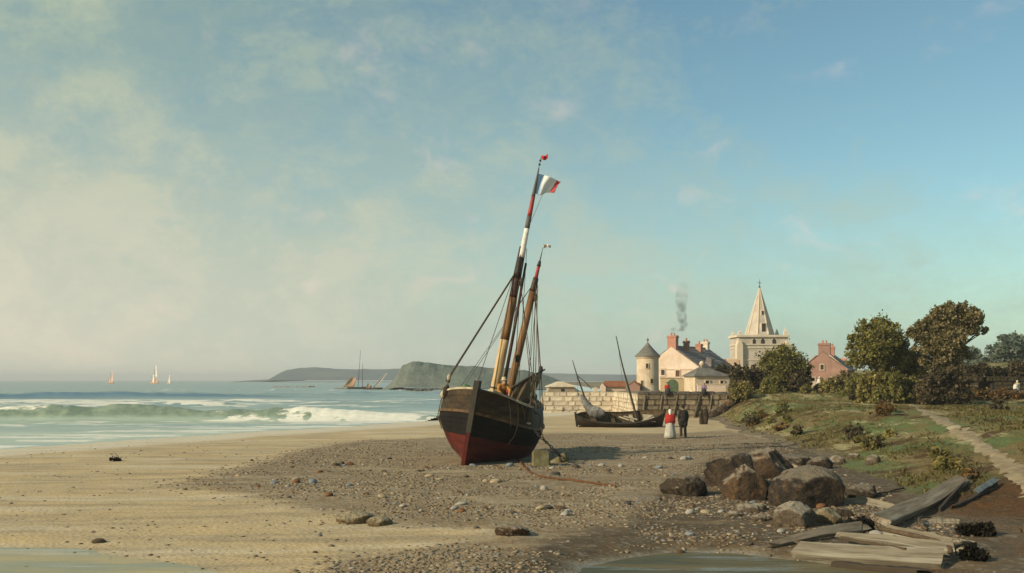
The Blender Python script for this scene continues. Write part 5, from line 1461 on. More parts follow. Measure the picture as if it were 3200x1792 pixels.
plant('tree', 'tree', 'tallest tree with a ragged brown crown leaning over to the side', 2925, 1268, 78, [(2925, 992, 24), (2955, 982, 24), (2998, 976, 22), (3030, 990, 24), (3050, 1014, 20), (2990, 1012, 30), (3032, 1036, 16), (2878, 1022, 20), (2866, 1052, 20), (2922, 1034, 36), (2958, 1064, 36), (2900, 1078, 26), (2996, 1062, 18), (3008, 1094, 15), (2932, 1100, 32), (2972, 1114, 28), (2945, 1142, 32), (2896, 1128, 15), (2962, 1164, 28), (2898, 1002, 12), (3064, 994, 12), (3072, 1034, 10), (2850, 1036, 12), (2962, 956, 12), (3008, 956, 11), (3022, 1112, 10), (2856, 1084, 12), (2945, 968, 14), (3044, 974, 12)], L_BROWN, 42000, .17, .20, seed=7, trunks=2)
plant('bush', 'bush', 'almost black thicket around the foot of the tallest tree', 2945, 1270, 77, [(2925, 1185, 36), (2965, 1180, 34), (2990, 1205, 34), (2930, 1225, 40), (2970, 1235, 38), (2900, 1240, 26)], L_DARK, 10000, .22, seed=8)
plant('bush', 'bush', 'pale green bush with a thin grey stem beside the tallest tree', 2850, 1266, 83, [(2858, 1110, 26), (2842, 1135, 28), (2868, 1145, 28), (2850, 1170, 26), (2868, 1192, 26)], L_YELLOW, 6000, .2, .05, BARKPALE, seed=9)
for k, (px, py, D, r_, m, n, lab) in enumerate((
    (2598, 1250, 96, 24, L_YELLOW, 3200, 'bright yellow green bush in front of the whitewashed wall'),
    (2632, 1252, 97, 30, L_BROWN, 4200, 'brownish round bush beside the bright yellow green one'),
    (2676, 1256, 93, 30, L_OLIVE, 4600, 'olive bush below the pale cottage'),
    (2702, 1262, 88, 24, L_DARK, 3800, 'small dark bush at the edge of the grass under the round tree'),
    (2752, 1262, 86, 34, L_RUST, 5200, 'rusty brown bush behind the yellowish one under the round olive tree'),
    (2800, 1264, 85, 32, L_BROWN, 5000, 'dull brown bush midway between the two big trees'),
    (2838, 1268, 81, 30, L_OLIVE, 4600, 'olive bush at the foot of the pale green one'),
    (2722, 1262, 80.5, 32, L_YELLOW, 4200, 'yellowish bush hiding the trunk of the round olive tree'),
    (2772, 1262, 80.0, 34, L_OLIVE, 4600, 'olive bush filling the gap under the round olive tree'),
    (2410, 1246, 97, 24, L_OLIVE, 3000, 'olive bush at the foot of the tree before the church'),
    (2880, 1270, 80, 28, L_BROWN, 4400, 'brown bush by the top of the footpath'),
    (2560, 1250, 97, 17, L_DARK, 2200, 'little dark bush below the whitewashed wall'),
    (2520, 1250, 95, 16, L_YELLOW, 1800, 'little ochre bush at the corner of the whitewashed wall'))):
    plant('bush', 'bush', lab, px, py, D, [(px - r_ * .7, py - r_ * .8, r_ * .8), (px + r_ * .7, py - r_ * .9, r_ * .85), (px - r_ * .3, py - r_ * 1.9, r_ * .8), (px + r_ * .35, py - r_ * 2.3, r_ * .7), (px + r_ * .2, py - r_ * .4, r_ * .8)], m, int(n * 1.35), .19, seed=20 + k)
for k, (px, D, bl, n, lab) in enumerate((
    (3035, 190, [(3022, 1118, 20), (3045, 1112, 20), (3052, 1132, 20), (3020, 1140, 18), (3038, 1150, 20)], 5200, 'small round blue green tree behind the tallest tree'),
    (3086, 200, [(3078, 1135, 14), (3092, 1128, 15), (3088, 1150, 17), (3072, 1155, 12)], 3400, 'lowest blue green tree in the gap between two rounder ones'),
    (3150, 185, [(3118, 1098, 22), (3140, 1080, 24), (3165, 1074, 26), (3188, 1088, 24), (3200, 1112, 22), (3150, 1108, 30), (3122, 1125, 20), (3180, 1130, 24), (3150, 1140, 24)], 9500, 'wide blue green tree on the far rise at the edge of the picture'))):
    plant('tree', 'tree', lab, px, 1180, D, bl, L_HAZE, n, .5, .22, seed=40 + k, group='trees on the far rise')
# hedge on the field wall
def hedge(name, label, x0, x1, D, pyt, r_, m, n, size, seed):
    rr = random.Random(seed)
    bl = [(px, pyt + rr.uniform(-4, 8), r_ * rr.uniform(.7, 1.2)) for px in np.linspace(x0, x1, int((x1 - x0) / (r_ * .9)))]
    return plant(name, 'hedge', label, (x0 + x1) / 2, 1230, D, bl, m, n, size, seed=seed)
hedge('hedge', 'dark hedge running along the top of the arched field wall', 2975, 3300, 99.5, 1160, 20, L_DARK, 15000, .24, 61)
hedge('hedge', 'rough brown undergrowth below the arched field wall', 3000, 3290, 90, 1236, 15, L_RUST, 9000, .2, 62)

# ------------------------------------------------------------------ grass on the bank
def tufts(name, pts, h, spread, nb, m, seed, kind='stuff'):
    r = np.random.default_rng(seed); n = len(pts) * nb
    p = np.repeat(np.asarray(pts, float), nb, 0)
    sc_ = np.repeat(r.uniform(.5, 1.3, len(pts)), nb)
    tn = np.repeat(np.clip(0.5 + .42 * fbm(np.asarray(pts)[:, 0] / 3.5, np.asarray(pts)[:, 1] / 5, 3, seed) + .12 * r.normal(size=len(pts)), 0, 1), nb)
    a = r.uniform(0, 2 * np.pi, n); l = r.uniform(.2, 1, n) * spread * sc_
    dx, dy = np.cos(a), np.sin(a)
    b0 = p + np.stack([dx * l * .35, dy * l * .35, -0.03 + 0 * l], -1)
    hh = h * sc_ * r.uniform(.6, 1.2, n)
    mid = b0 + np.stack([dx * l * .25, dy * l * .25, hh * .6], -1)
    tip = b0 + np.stack([dx * l, dy * l, hh], -1)
    w = np.stack([-dy, dx, 0 * dx], -1) * (0.012 + 0.01 * hh / h)[:, None] * (h / .2)
    V = np.stack([b0 - w, b0 + w, mid + w * .8, tip, mid - w * .8], 1).reshape(-1, 3)
    F = np.arange(5 * n).reshape(n, 5)
    me = np_mesh(name, V, F); fattr(me, 'tone', np.repeat(tn, 5))
    return tag(link(name, me, m), kind=kind)
L_GRASS = leaf_mat('grass_blades', ((0.205, 0.140, 0.055), (0.215, 0.185, 0.066), (0.36, 0.31, 0.15)))
r = np.random.default_rng(70)
N_ = 90000
gy = 19 + 80 * r.random(N_) ** 1.2; gx = r.uniform(.17, .60, N_) * gy
s_ = bank_s(gx, gy)
pathd = np.full(N_, 9.0)
for p in pc: pathd = np.minimum(pathd, np.hypot(gx - p.x, gy - p.y))
dens = fbm(gx / 4, gy / 4, 3, 71)
ok = (s_ > 0.16 + 0.10 * dens) & (pathd > .75) & (r.random(N_) < 0.34 * sstep(dens, -.35, .45) * (0.25 + .75 * sstep(gy, 26, 40))) & (gx < 0.56 * gy) & ~((gy > 92) & (gx < 24))
gx, gy = gx[ok], gy[ok]
tufts('grass', np.stack([gx, gy, bank_h(gx, gy)], -1), .15, .15, 4, L_GRASS, 72)

r2 = random.Random(77); SCR = []
for k in range(26):
    px, py = r2.uniform(2280, 3180), 0
    py = 1275 + (r2.random() ** 1.3) * (60 + (px - 2280) * .22)
    p = at(px, py)
    if float(bank_s(np.array(p.x), np.array(p.y))) < .2 or min((p - q).length for q in pc) < 1.2: continue
    SCR.append((px, py, p))
for k, (px, py, p) in enumerate(SCR):
    h_ = r2.uniform(.22, .5) * (.6 + p.y / 110)
    o = empty('scrub', p, (0, 0, 0), None, 'scrub', 'low scrub on the grassy bank')
    kind_ = k % 4
    o['label'] = ('dark low scrub', 'rusty low scrub', 'yellowish low scrub', 'olive low scrub')[kind_] + ' growing on the ' + ('upper' if p.y > 60 else 'middle' if p.y > 42 else 'lower') + ' part of the grassy bank'
    bl = [(r2.uniform(-.6, .6) * h_, r2.uniform(-.4, .4) * h_, h_ * r2.uniform(.25, .6), h_ * r2.uniform(.5, .8)) for _ in range(5)]
    link('foliage', crown_mesh('foliage', bl, 750, .12, 400 + k), (L_DARK, L_RUST, L_YELLOW, L_OLIVE)[kind_], o)
    limb_mb((0, 0, 0), bl, .025, 400 + k).build('stems', BARK, o)

# ------------------------------------------------------------------ people
def capsules(mb, segs):
    for a, b, ra, rb in segs:
        a, b = Vector(a), Vector(b)
        mb.tube([a, a.lerp(b, .5), b], [ra, (ra + rb) / 2, rb], 10)
        mb.ball(a, ra, 10, 7); mb.ball(b, rb, 10, 7)
def remeshed(name, mb, vox, m, parent, smooth_it=6):
    o = mb.build(name, m, None)
    rm = o.modifiers.new('skin', 'REMESH'); rm.mode = 'VOXEL'; rm.voxel_size = vox; rm.use_smooth_shade = True
    sm = o.modifiers.new('soft', 'SMOOTH'); sm.iterations = smooth_it; sm.factor = .5
    dg = bpy.context.evaluated_depsgraph_get()
    me = bpy.data.meshes.new_from_object(o.evaluated_get(dg))
    old = o.data; o.modifiers.clear(); o.data = me; bpy.data.meshes.remove(old)
    me.polygons.foreach_set('use_smooth', np.ones(len(me.polygons), dtype=bool))
    o.parent = parent
    return o
SKIN = mat('skin', (0.50, 0.29, 0.19), (0.43, 0.24, 0.16), 6, 0.7, 0.1)
HAIR = mat('dark_hair', (0.035, 0.024, 0.016), (0.055, 0.038, 0.024), 9, 0.8, 0.4, 30)
C_RED = mat('red_shawl', (0.46, 0.035, 0.026), (0.30, 0.026, 0.022), 7, 0.95, 0.5)
C_SKIRT = mat('pale_skirt', (0.50, 0.46, 0.39), (0.36, 0.33, 0.29), 5, 0.95, 0.5, stretch=(2, 2, .5))
C_WHITE = mat('white_linen', (0.74, 0.70, 0.60), (0.62, 0.58, 0.5), 6, 0.95, 0.3)
C_BLACK = mat('dark_coat', (0.016, 0.014, 0.012), (0.035, 0.028, 0.020), 6, 0.95, 0.4)
C_TROU = mat('brown_trousers', (0.040, 0.028, 0.022), (0.060, 0.045, 0.034), 6, 0.95, 0.4)
C_ORANGE = mat('orange_smock', (0.50, 0.235, 0.055), (0.38, 0.16, 0.04), 6, 0.95, 0.4)
C_MAROON = mat('maroon_cloth', (0.22, 0.030, 0.028), (0.32, 0.055, 0.045), 6, 0.95, 0.4)
C_STRAW = mat('straw_hat', (0.62, 0.50, 0.32), (0.50, 0.38, 0.22), 14, 0.9, 0.4)
C_PURPLE = mat('purple_dress', (0.20, 0.14, 0.19), (0.28, 0.20, 0.24), 6, 0.95, 0.4)
C_BLUEK = mat('blue_black_skirt', (0.030, 0.030, 0.036), (0.05, 0.045, 0.05), 6, 0.95, 0.4)
SHOE = mat('black_leather', (0.015, 0.012, 0.010), (0.03, 0.022, 0.016), 8, 0.6, 0.2)
def person(loc, face, h, label, pose='walk', wear=(), group=None, vox=0.014, lean=0.0):
    """faces +y locally; one continuous body, clothing and hair as its children"""
    k = h / 1.70
    o = empty('person', loc, (0, 0, face), label, 'person', group)
    J = dict(pel=(0, 0, .93), chest=(0, .01, 1.28), neck=(0, .0, 1.44), head=(0, .03, 1.585),
             shL=(-.175, 0, 1.39), shR=(.175, 0, 1.39), elL=(-.235, -.03, 1.13), elR=(.235, -.03, 1.13), wrL=(-.235, .06, .90), wrR=(.235, .06, .90),
             hipL=(-.09, 0, .90), hipR=(.09, 0, .90), knL=(-.10, .06, .50), knR=(.10, .01, .49), anL=(-.10, .05, .09), anR=(.10, -.10, .10))
    if pose == 'sit':
        J.update(pel=(0, 0, .10), chest=(0, .06, .45), neck=(0, .10, .61), head=(0, .15, .75), shL=(-.17, .08, .56), shR=(.17, .08, .56),
                 elL=(-.25, .16, .32), elR=(.25, .16, .32), wrL=(-.14, .36, .26), wrR=(.14, .36, .26), hipL=(-.09, .03, .09), hipR=(.09, .03, .09),
                 knL=(-.13, .46, .16), knR=(.13, .46, .12), anL=(-.12, .52, -.28), anR=(.12, .50, -.30))
    if pose == 'crouch':
        J.update(pel=(0, -.10, .36), chest=(0, .16, .62), neck=(0, .27, .74), head=(0, .36, .86), shL=(-.17, .24, .71), shR=(.17, .24, .71),
                 elL=(-.26, .38, .50), elR=(.27, .38, .50), wrL=(-.16, .56, .36), wrR=(.18, .56, .34), hipL=(-.10, -.06, .36), hipR=(.10, -.06, .36),
                 knL=(-.20, .32, .46), knR=(.20, .32, .42), anL=(-.15, .06, .08), anR=(.16, .04, .08))
    J = {a: Vector(v) * k for a, v in J.items()}
    mb = MB()
    S = lambda a, b, ra, rb: (J[a], J[b], ra * k, rb * k)
    capsules(mb, [S('pel', 'chest', .135, .145), S('chest', 'neck', .12, .062), S('neck', 'head', .055, .058), S('shL', 'shR', .075, .075),
                  S('shL', 'elL', .052, .042), S('elL', 'wrL', .040, .028), S('shR', 'elR', .052, .042), S('elR', 'wrR', .040, .028),
                  S('pel', 'hipL', .12, .095), S('pel', 'hipR', .12, .095), S('hipL', 'knL', .088, .058), S('knL', 'anL', .056, .038), S('hipR', 'knR', .088, .058), S('knR', 'anR', .056, .038)])
    hd = J['head']
    mb.ball(hd + Vector((0, 0, .02 * k)), (.074 * k, .092 * k, .108 * k), 14, 10)
    mb.ball(hd + Vector((0, .045 * k, -.05 * k)), (.05 * k, .05 * k, .06 * k), 10, 8)
    mb.ball(hd + Vector((0, .100 * k, -.01 * k)), (.014 * k, .022 * k, .024 * k), 8, 6)
    for s in (-1, 1): mb.ball(hd + Vector((s * .076 * k, -.005 * k, 0)), (.014 * k, .026 * k, .034 * k), 8, 6)
    for s, w_, e in ((-1, 'wrL', 'elL'), (1, 'wrR', 'elR')):
        d = (J[w_] - J[e]).normalized(); pm = J[w_] + d * .05 * k
        sd = Vector((1, 0, 0)); 
        mb.ball(pm, (.040 * k, .032 * k, .05 * k), 10, 7)
        for f in range(4):
            b0 = pm + sd * ((f - 1.5) * .019 * k) + d * .04 * k
            ln = (.068, .08, .075, .058)[f] * k
            curl = Vector((0, .5, 0)) * ln * .5
            mb.tube([b0, b0 + d * ln * .55, b0 + d * ln * .9 + curl], [.011 * k, .010 * k, .008 * k], 6)
        tb = pm - sd * (s * .034 * k)
        mb.tube([tb, tb - sd * (s * .022 * k) + d * .03 * k, tb - sd * (s * .018 * k) + d * .06 * k], [.013 * k, .012 * k, .009 * k], 6)
    for a in ('anL', 'anR'):
        mb.tube([J[a] + Vector((0, -.03, -.03)) * k, J[a] + Vector((0, .08, -.055)) * k, J[a] + Vector((0, .17, -.065)) * k], [.045 * k, .042 * k, .028 * k], 8)
        mb.ball(J[a] + Vector((0, .17, -.065)) * k, .03 * k, 8, 6); mb.ball(J[a] + Vector((0, -.03, -.03)) * k, .048 * k, 8, 6)
    remeshed('body', mb, vox * k, SKIN, o, 3)
    # shoes
    for a in ('anL', 'anR'):
        mb = MB()
        mb.tube([J[a] + Vector((0, -.045, -.035)) * k, J[a] + Vector((0, .07, -.05)) * k, J[a] + Vector((0, .19, -.062)) * k], [.058 * k, .054 * k, .036 * k], 10); mb.build('shoe', SHOE, o, True)
    mb = MB(); mb.ball(hd + Vector((0, -.018, .035)) * k, (.082 * k, .092 * k, .10 * k), 12, 9); hairo = mb.build('hair', HAIR, o, True)
    for w_ in wear:
        nm, m = w_[0], w_[1]
        mb = MB()
        if nm in ('jacket', 'coat', 'blouse', 'smock'):
            f = 1.14 if nm != 'coat' else 1.22
            capsules(mb, [S('pel', 'chest', .15 * f, .165 * f), S('chest', 'neck', .145 * f, .075), S('shL', 'shR', .088, .088), S('shL', 'elL', .072 * f, .060 * f), S('elL', 'wrL', .058 * f, .046 * f),
                          S('shR', 'elR', .072 * f, .060 * f), S('elR', 'wrR', .058 * f, .046 * f)])
            if nm == 'coat': capsules(mb, [S('pel', 'hipL', .19, .17), S('pel', 'hipR', .19, .17), (J['hipL'], J['hipL'].lerp(J['knL'], .45), .16 * k, .15 * k), (J['hipR'], J['hipR'].lerp(J['knR'], .45), .16 * k, .15 * k)])
            remeshed(nm, mb, vox * 1.4 * k, m, o, 6)
        elif nm == 'shawl':
            c = J['chest']; f = lambda t, v: .05 * math.sin(7 * t + 2 * v)
            mb.lathe([(.30, -.34), (.305, -.20), (.285, -.02), (.235, .08), (.13, .16), (.075, .19)], 22, c, wob=f)
            mb.v = [(p[0] * k if False else p[0], p[1] * .72, p[2]) for p in mb.v]
            mb.add([c + Vector((-.22, -.19, -.30)) * k, c + Vector((.22, -.19, -.30)) * k, c + Vector((.03, -.245, -.66)) * k, c + Vector((-.20, -.16, -.30)) * k, c + Vector((.20, -.16, -.30)) * k, c + Vector((.03, -.205, -.66)) * k],
                   [(0, 1, 2), (5, 4, 3), (0, 3, 4, 1), (1, 4, 5, 2), (2, 5, 3, 0)])
            mb.build(nm, m, o, True)
        elif nm == 'skirt':
            f = lambda t, v: (.03 + .05 * (1 - v)) * math.sin(11 * t + 1.5)
            z0 = w_[2] if len(w_) > 2 else .06
            if pose == 'walk':
                mb.lathe([(.335 * k, z0), (.325 * k, .25 * k), (.27 * k, .60 * k), (.22 * k, .88 * k), (.15 * k, 1.06 * k)], 26, (0, -.02, 0), wob=f)
            else:
                mb.tube([J['pel'] + Vector((0, -.08, 0)), (J['knL'] + J['knR']) / 2 + Vector((0, .02, 0)), (J['anL'] + J['anR']) / 2 + Vector((0, 0, .05))], [.23 * k, .24 * k, .28 * k], 14)
            mb.build(nm, m, o, True)
        elif nm == 'trousers':
            capsules(mb, [S('pel', 'hipL', .145, .118), S('pel', 'hipR', .145, .118), S('hipL', 'knL', .112, .085), S('hipR', 'knR', .112, .085), S('knL', 'anL', .084, .072), S('knR', 'anR', .084, .072)])
            remeshed(nm, mb, vox * 1.4 * k, m, o, 5)
        elif nm == 'bonnet':
            mb.ball(hd + Vector((0, -.02, .04)) * k, (.105 * k, .112 * k, .125 * k), 14, 10)
            mb.tube([hd + Vector((0, -.05, -.02)) * k, hd + Vector((0, -.10, -.12)) * k, hd + Vector((0, -.09, -.19)) * k], [.09 * k, .075 * k, .05 * k], 10)
            remeshed(nm, mb, .014 * k, m, o, 4)
        elif nm == 'hat':
            mb.lathe([(.155 * k, .0), (.16 * k, .012), (.10 * k, .03), (.098 * k, .10), (.085 * k, .135), (.03 * k, .15)], 18, hd + Vector((0, -.01, .065)) * k)
            mb.build(nm, m, o, True)
        elif nm == 'cap':
            mb.lathe([(.092 * k, .0), (.118 * k, .03), (.112 * k, .07), (.05 * k, .095)], 16, hd + Vector((0, -.012, .045)) * k)
            mb.build(nm, m, o, True)
    return o
w1 = at(2094, 1372); 
person((w1.x, w1.y, w1.z), R(-6), 1.66, 'woman in white bonnet, red shawl and pale skirt walking on the beach', 'walk', [('blouse', C_RED), ('shawl', C_RED), ('skirt', C_SKIRT), ('bonnet', C_WHITE)])
w2 = at(2135, 1369)
person((w2.x, w2.y, w2.z), R(6), 1.86, 'man in a dark coat and dark hat walking beside the woman in the red shawl', 'walk', [('coat', C_BLACK), ('trousers', C_TROU), ('hat', C_BLACK)])
dk = world_of((-2.15, 0.62, 2.72))
person((dk.x, dk.y, dk.z), R(200), 1.66, 'fisherman in orange smock and straw hat bent over at the foot of the main mast', 'crouch', [('smock', C_ORANGE), ('trousers', C_MAROON), ('hat', C_STRAW)])
q1 = pt(2084, 1226, 95.3)
person((q1.x, 95.15, 2.42 + .26), R(180), 1.62, 'person in a red jacket sitting on the quay wall before the green door', 'sit', [('jacket', C_RED), ('skirt', C_BLUEK), ('cap', C_BLACK)], vox=.022)
q2 = pt(2200, 1226, 95)
person((q2.x, 94.9, 2.42 + .24), R(165), 1.60, 'person in dull purple sitting on the quay wall below the garden wall', 'sit', [('jacket', C_PURPLE), ('skirt', C_BLUEK), ('cap', C_PURPLE)], vox=.022)
q3 = pt(2561, 1230, 106)
person((q3.x, 106, 2.45), R(180), 1.62, 'person all in white standing before the whitewashed wall', 'walk', [('blouse', C_WHITE), ('skirt', C_WHITE), ('bonnet', C_WHITE)], vox=.022)
for k, (px, hh, lab, wr) in enumerate(((3174, 1.25, 'child in a white blouse and black skirt by the field wall', [('blouse', C_WHITE), ('skirt', C_BLUEK)]),
                                      (3184, 1.45, 'child in cream clothes and a pale bonnet by the field wall', [('blouse', C_STRAW), ('skirt', C_SKIRT), ('bonnet', C_WHITE)]))):
    p = pt(px, 1200, 93); person((p.x, 93 + k * .3, gz(p.x, 93) - .02), R(170), hh, lab, 'walk', wr, vox=.022)

# ------------------------------------------------------------------ boulders and stones
def boulder_mesh(seed, sub=4, cut=7, rough_=0.10, flat=0.0):
    bm = bmesh.new(); bmesh.ops.create_icosphere(bm, subdivisions=sub, radius=1.0)
    rr = random.Random(seed)
    planes = []
    for _ in range(cut):
        n = Vector((rr.gauss(0, 1), rr.gauss(0, 1), rr.gauss(0.2, .8))).normalized(); planes.append((n, rr.uniform(.64, .95)))
    for v in bm.verts:
        p = v.co.copy()
        for n, d in planes:
            e = p.dot(n) - d
            if e > 0: p -= n * e * 0.94
        nn = p.normalized()
        f = float(fbm(p.x * 1.5 + seed, p.y * 1.5 + p.z * 1.3, 3, seed)) * rough_ + (abs(float(fbm(p.x * 2.6 + p.z * 2.2, p.y * 2.6 + seed - p.z * 1.7, 4, seed + 1))) - .2) * rough_ * -1.8
        v.co = p * (1 + f)
        if v.co.z < -.55: v.co.z = -.55 + (v.co.z + .55) * .2
    me = bpy.data.meshes.new('boulder'); bm.to_mesh(me); bm.free()
    me.polygons.foreach_set('use_smooth', np.ones(len(me.polygons), dtype=bool))
    return me
def rock_mat(name, a, b, c, top):
    g = G(name, 0.88, 0.25)
    n1, n2, n3 = g.noise(1.5, 6, dist=.6), g.noise(3.6, 6), g.noise(11, 4)
    col = g.mix(g.mr(n1, .40, .58), a, b); col = g.mix(g.mr(n2, .52, .68, 0, .85), col, c); col = g.mix(g.mr(n3, .55, .75, 0, .5), col, tuple(x * .4 for x in a))
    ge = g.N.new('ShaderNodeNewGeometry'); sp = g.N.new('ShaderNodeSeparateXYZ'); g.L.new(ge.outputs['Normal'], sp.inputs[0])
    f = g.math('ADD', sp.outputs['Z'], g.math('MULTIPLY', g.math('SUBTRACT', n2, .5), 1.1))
    col = g.mix(g.mr(f, .55, .95, 0, .85), col, top)          # sunlight on the upper sides, put into the colour
    g.col(col); g.bump(g.math('ADD', g.noise(3, 7), g.math('MULTIPLY', n3, .6)), 1.0, .16)
    return g.m
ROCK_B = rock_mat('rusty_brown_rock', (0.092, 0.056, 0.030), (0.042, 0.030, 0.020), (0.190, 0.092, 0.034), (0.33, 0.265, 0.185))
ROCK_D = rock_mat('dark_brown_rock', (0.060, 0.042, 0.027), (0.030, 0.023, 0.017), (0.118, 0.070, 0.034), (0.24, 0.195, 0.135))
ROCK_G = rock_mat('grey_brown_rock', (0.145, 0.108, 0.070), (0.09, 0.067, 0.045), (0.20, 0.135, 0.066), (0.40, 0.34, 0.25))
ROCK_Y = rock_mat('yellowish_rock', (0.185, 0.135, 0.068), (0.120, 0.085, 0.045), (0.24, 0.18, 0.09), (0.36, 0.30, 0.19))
def boulder(cx, by, w, h, m, label, seed, rz=0.0, depth=1.0, tilt=0.0, cat='boulder', name='boulder', sub=4, cut=9, sink=0.30, rough_=.10):
    """cx, by, w, h in the 2576-wide photo"""
    px, py = Q(cx, by); p = at(px, py); s = p.y / 3200 * 3200 / 2576
    W, Hh = w * s * 1.10, h * s * .90
    me = boulder_mesh(seed, sub, cut, rough_)
    xs_ = [v.co for v in me.vertices]; lo = Vector((min(v.x for v in xs_), min(v.y for v in xs_), min(v.z for v in xs_))); hi = Vector((max(v.x for v in xs_), max(v.y for v in xs_), max(v.z for v in xs_)))
    sc_ = Vector((W / (hi.x - lo.x), W * depth / (hi.y - lo.y), Hh * (1 + sink) / (hi.z - lo.z)))
    for v in me.vertices: v.co = Vector(((v.co.x - (lo.x + hi.x) / 2) * sc_.x, (v.co.y - (lo.y + hi.y) / 2) * sc_.y, (v.co.z - lo.z) * sc_.z))
    o = link(name, me, m)
    o.location = (p.x, p.y + W * depth * .32, p.z - Hh * sink); o.rotation_euler = (0, tilt, rz)
    return tag(o, label, cat)
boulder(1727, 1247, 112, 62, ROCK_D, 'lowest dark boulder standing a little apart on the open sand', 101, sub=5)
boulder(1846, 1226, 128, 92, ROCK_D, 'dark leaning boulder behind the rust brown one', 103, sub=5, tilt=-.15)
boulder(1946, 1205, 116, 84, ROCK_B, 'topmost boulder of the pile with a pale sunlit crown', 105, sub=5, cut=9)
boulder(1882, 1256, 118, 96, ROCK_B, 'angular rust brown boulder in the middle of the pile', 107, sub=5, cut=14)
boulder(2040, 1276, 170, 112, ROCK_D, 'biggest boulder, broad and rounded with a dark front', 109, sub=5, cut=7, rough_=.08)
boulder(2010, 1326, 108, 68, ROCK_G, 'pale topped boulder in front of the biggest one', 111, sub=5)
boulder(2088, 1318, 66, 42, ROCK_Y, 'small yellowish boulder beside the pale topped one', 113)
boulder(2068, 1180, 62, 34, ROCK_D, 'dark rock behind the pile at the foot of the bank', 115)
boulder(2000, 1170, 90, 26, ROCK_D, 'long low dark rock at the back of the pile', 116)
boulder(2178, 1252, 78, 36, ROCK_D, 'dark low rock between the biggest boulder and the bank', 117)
boulder(1290, 1348, 84, 30, ROCK_B, 'rusty rock alone in the shingle near the stream', 121, sub=5, cut=5, rough_=.16, sink=.45)
boulder(890, 1318, 92, 32, ROCK_Y, 'sandy coloured rock on the edge of the bare sand', 121, cut=9)
boulder(952, 1324, 62, 26, ROCK_Y, 'smaller sandy rock next to its larger twin', 122)
boulder(2126, 1300, 40, 24, ROCK_D, 'small dark stone at the edge of the wreckage', 124)
boulder(1600, 1262, 130, 14, ROCK_B, 'flat rusty reef of stone lying level with the sand', 126, depth=.6)
boulder(1772, 1068, 22, 46, ROCK_D, 'upright dark grey rock leaning at the foot of the quay', 128, sub=3, depth=.7)
for k, (cx, by, w, h, m, lab) in enumerate(((1880, 1290, 62, 22, ROCK_G, 'flat grey slab of stone before the rust brown boulder'), (1912, 1284, 44, 18, ROCK_G, 'pale slab stone wedged under the biggest boulder'),
        (1850, 1300, 36, 14, ROCK_G, 'small pale stone in front of the flat grey slab'), (1912, 1312, 34, 20, ROCK_G, 'whitish round stone in front of the wedged slab'),
        (2108, 1168, 42, 24, ROCK_G, 'pale stone half sunk in the grass above the boulders'), (2200, 1168, 34, 26, ROCK_G, 'pale stone alone on the grassy bank'), (2152, 1154, 30, 14, ROCK_G, 'flat pale stone higher up the grassy bank'),
        (1800, 1048, 30, 22, ROCK_D, 'dark riprap rock beside the upright one'), (1822, 1038, 34, 26, ROCK_D, 'dark riprap rock under the ochre bush'), (1842, 1024, 34, 24, ROCK_B, 'brown riprap rock highest at the end of the quay'), (1800, 1030, 22, 16, ROCK_G, 'pale riprap rock wedged in the middle'))):
    boulder(cx, by, w, h, m, lab, 140 + k * 3, sub=3, cat='rock', name='rock')

# stones one can pick out, each on its own: six shapes, six colours
SHAPES = [boulder_mesh(200 + i, 2, 5, .10) for i in range(6)]
STONEC = [('pale grey', mat('stone_pale', (0.38, 0.34, 0.28), (0.28, 0.25, 0.205), 3, .85, .4)), ('blue grey', mat('stone_blue', (0.155, 0.175, 0.185), (0.21, 0.225, 0.225), 3, .85, .4)),
          ('brown', mat('stone_brown', (0.125, 0.082, 0.045), (0.085, 0.058, 0.034), 3, .9, .4)), ('rust coloured', mat('stone_rust', (0.205, 0.095, 0.038), (0.14, 0.07, 0.03), 3, .9, .4)),
          ('sandy', mat('stone_sand', (0.40, 0.31, 0.19), (0.31, 0.235, 0.14), 3, .9, .4)), ('dark', mat('stone_dark', (0.055, 0.045, 0.036), (0.085, 0.07, 0.055), 3, .85, .4))]
SM = {}
for i, s_ in enumerate(SHAPES):
    for j, (nm, m) in enumerate(STONEC):
        q = s_.copy(); q.materials.append(m); SM[i, j] = q
r = np.random.default_rng(90)
def sample_shingle(n, y0, y1, pw_=1.0):
    out = []
    while len(out) < n:
        y = y0 + (y1 - y0) * r.random(4000) ** pw_; x = (r.random(4000) * 1.04 - .52) * y
        w = np.clip(polymask(DARK_SHINGLE, x, y, 1.6) + .9 * polymask(SHINGLE2, x, y, 1.0) + 0.035, 0, 1)
        w *= sstep(fbm(x / 2.2, y / 2.2, 3, 91), -.45, .35) * (1 - polymask(STREAM, x, y, .3) * .8)
        k = (r.random(4000) < w) & (bank_s(x, y) < 0.10) & (shore_d(x, y) > 4)
        dxl = np.hypot(x - FOOT[0] - .8, (y - FOOT[1] - 3.5) * .6)
        k &= dxl > 2.2
        out += list(zip(x[k], y[k]))
    return np.array(out[:n])
P_ = sample_shingle(230, 18.5, 44, .9)
PROB = [.30, .16, .20, .10, .14, .10]
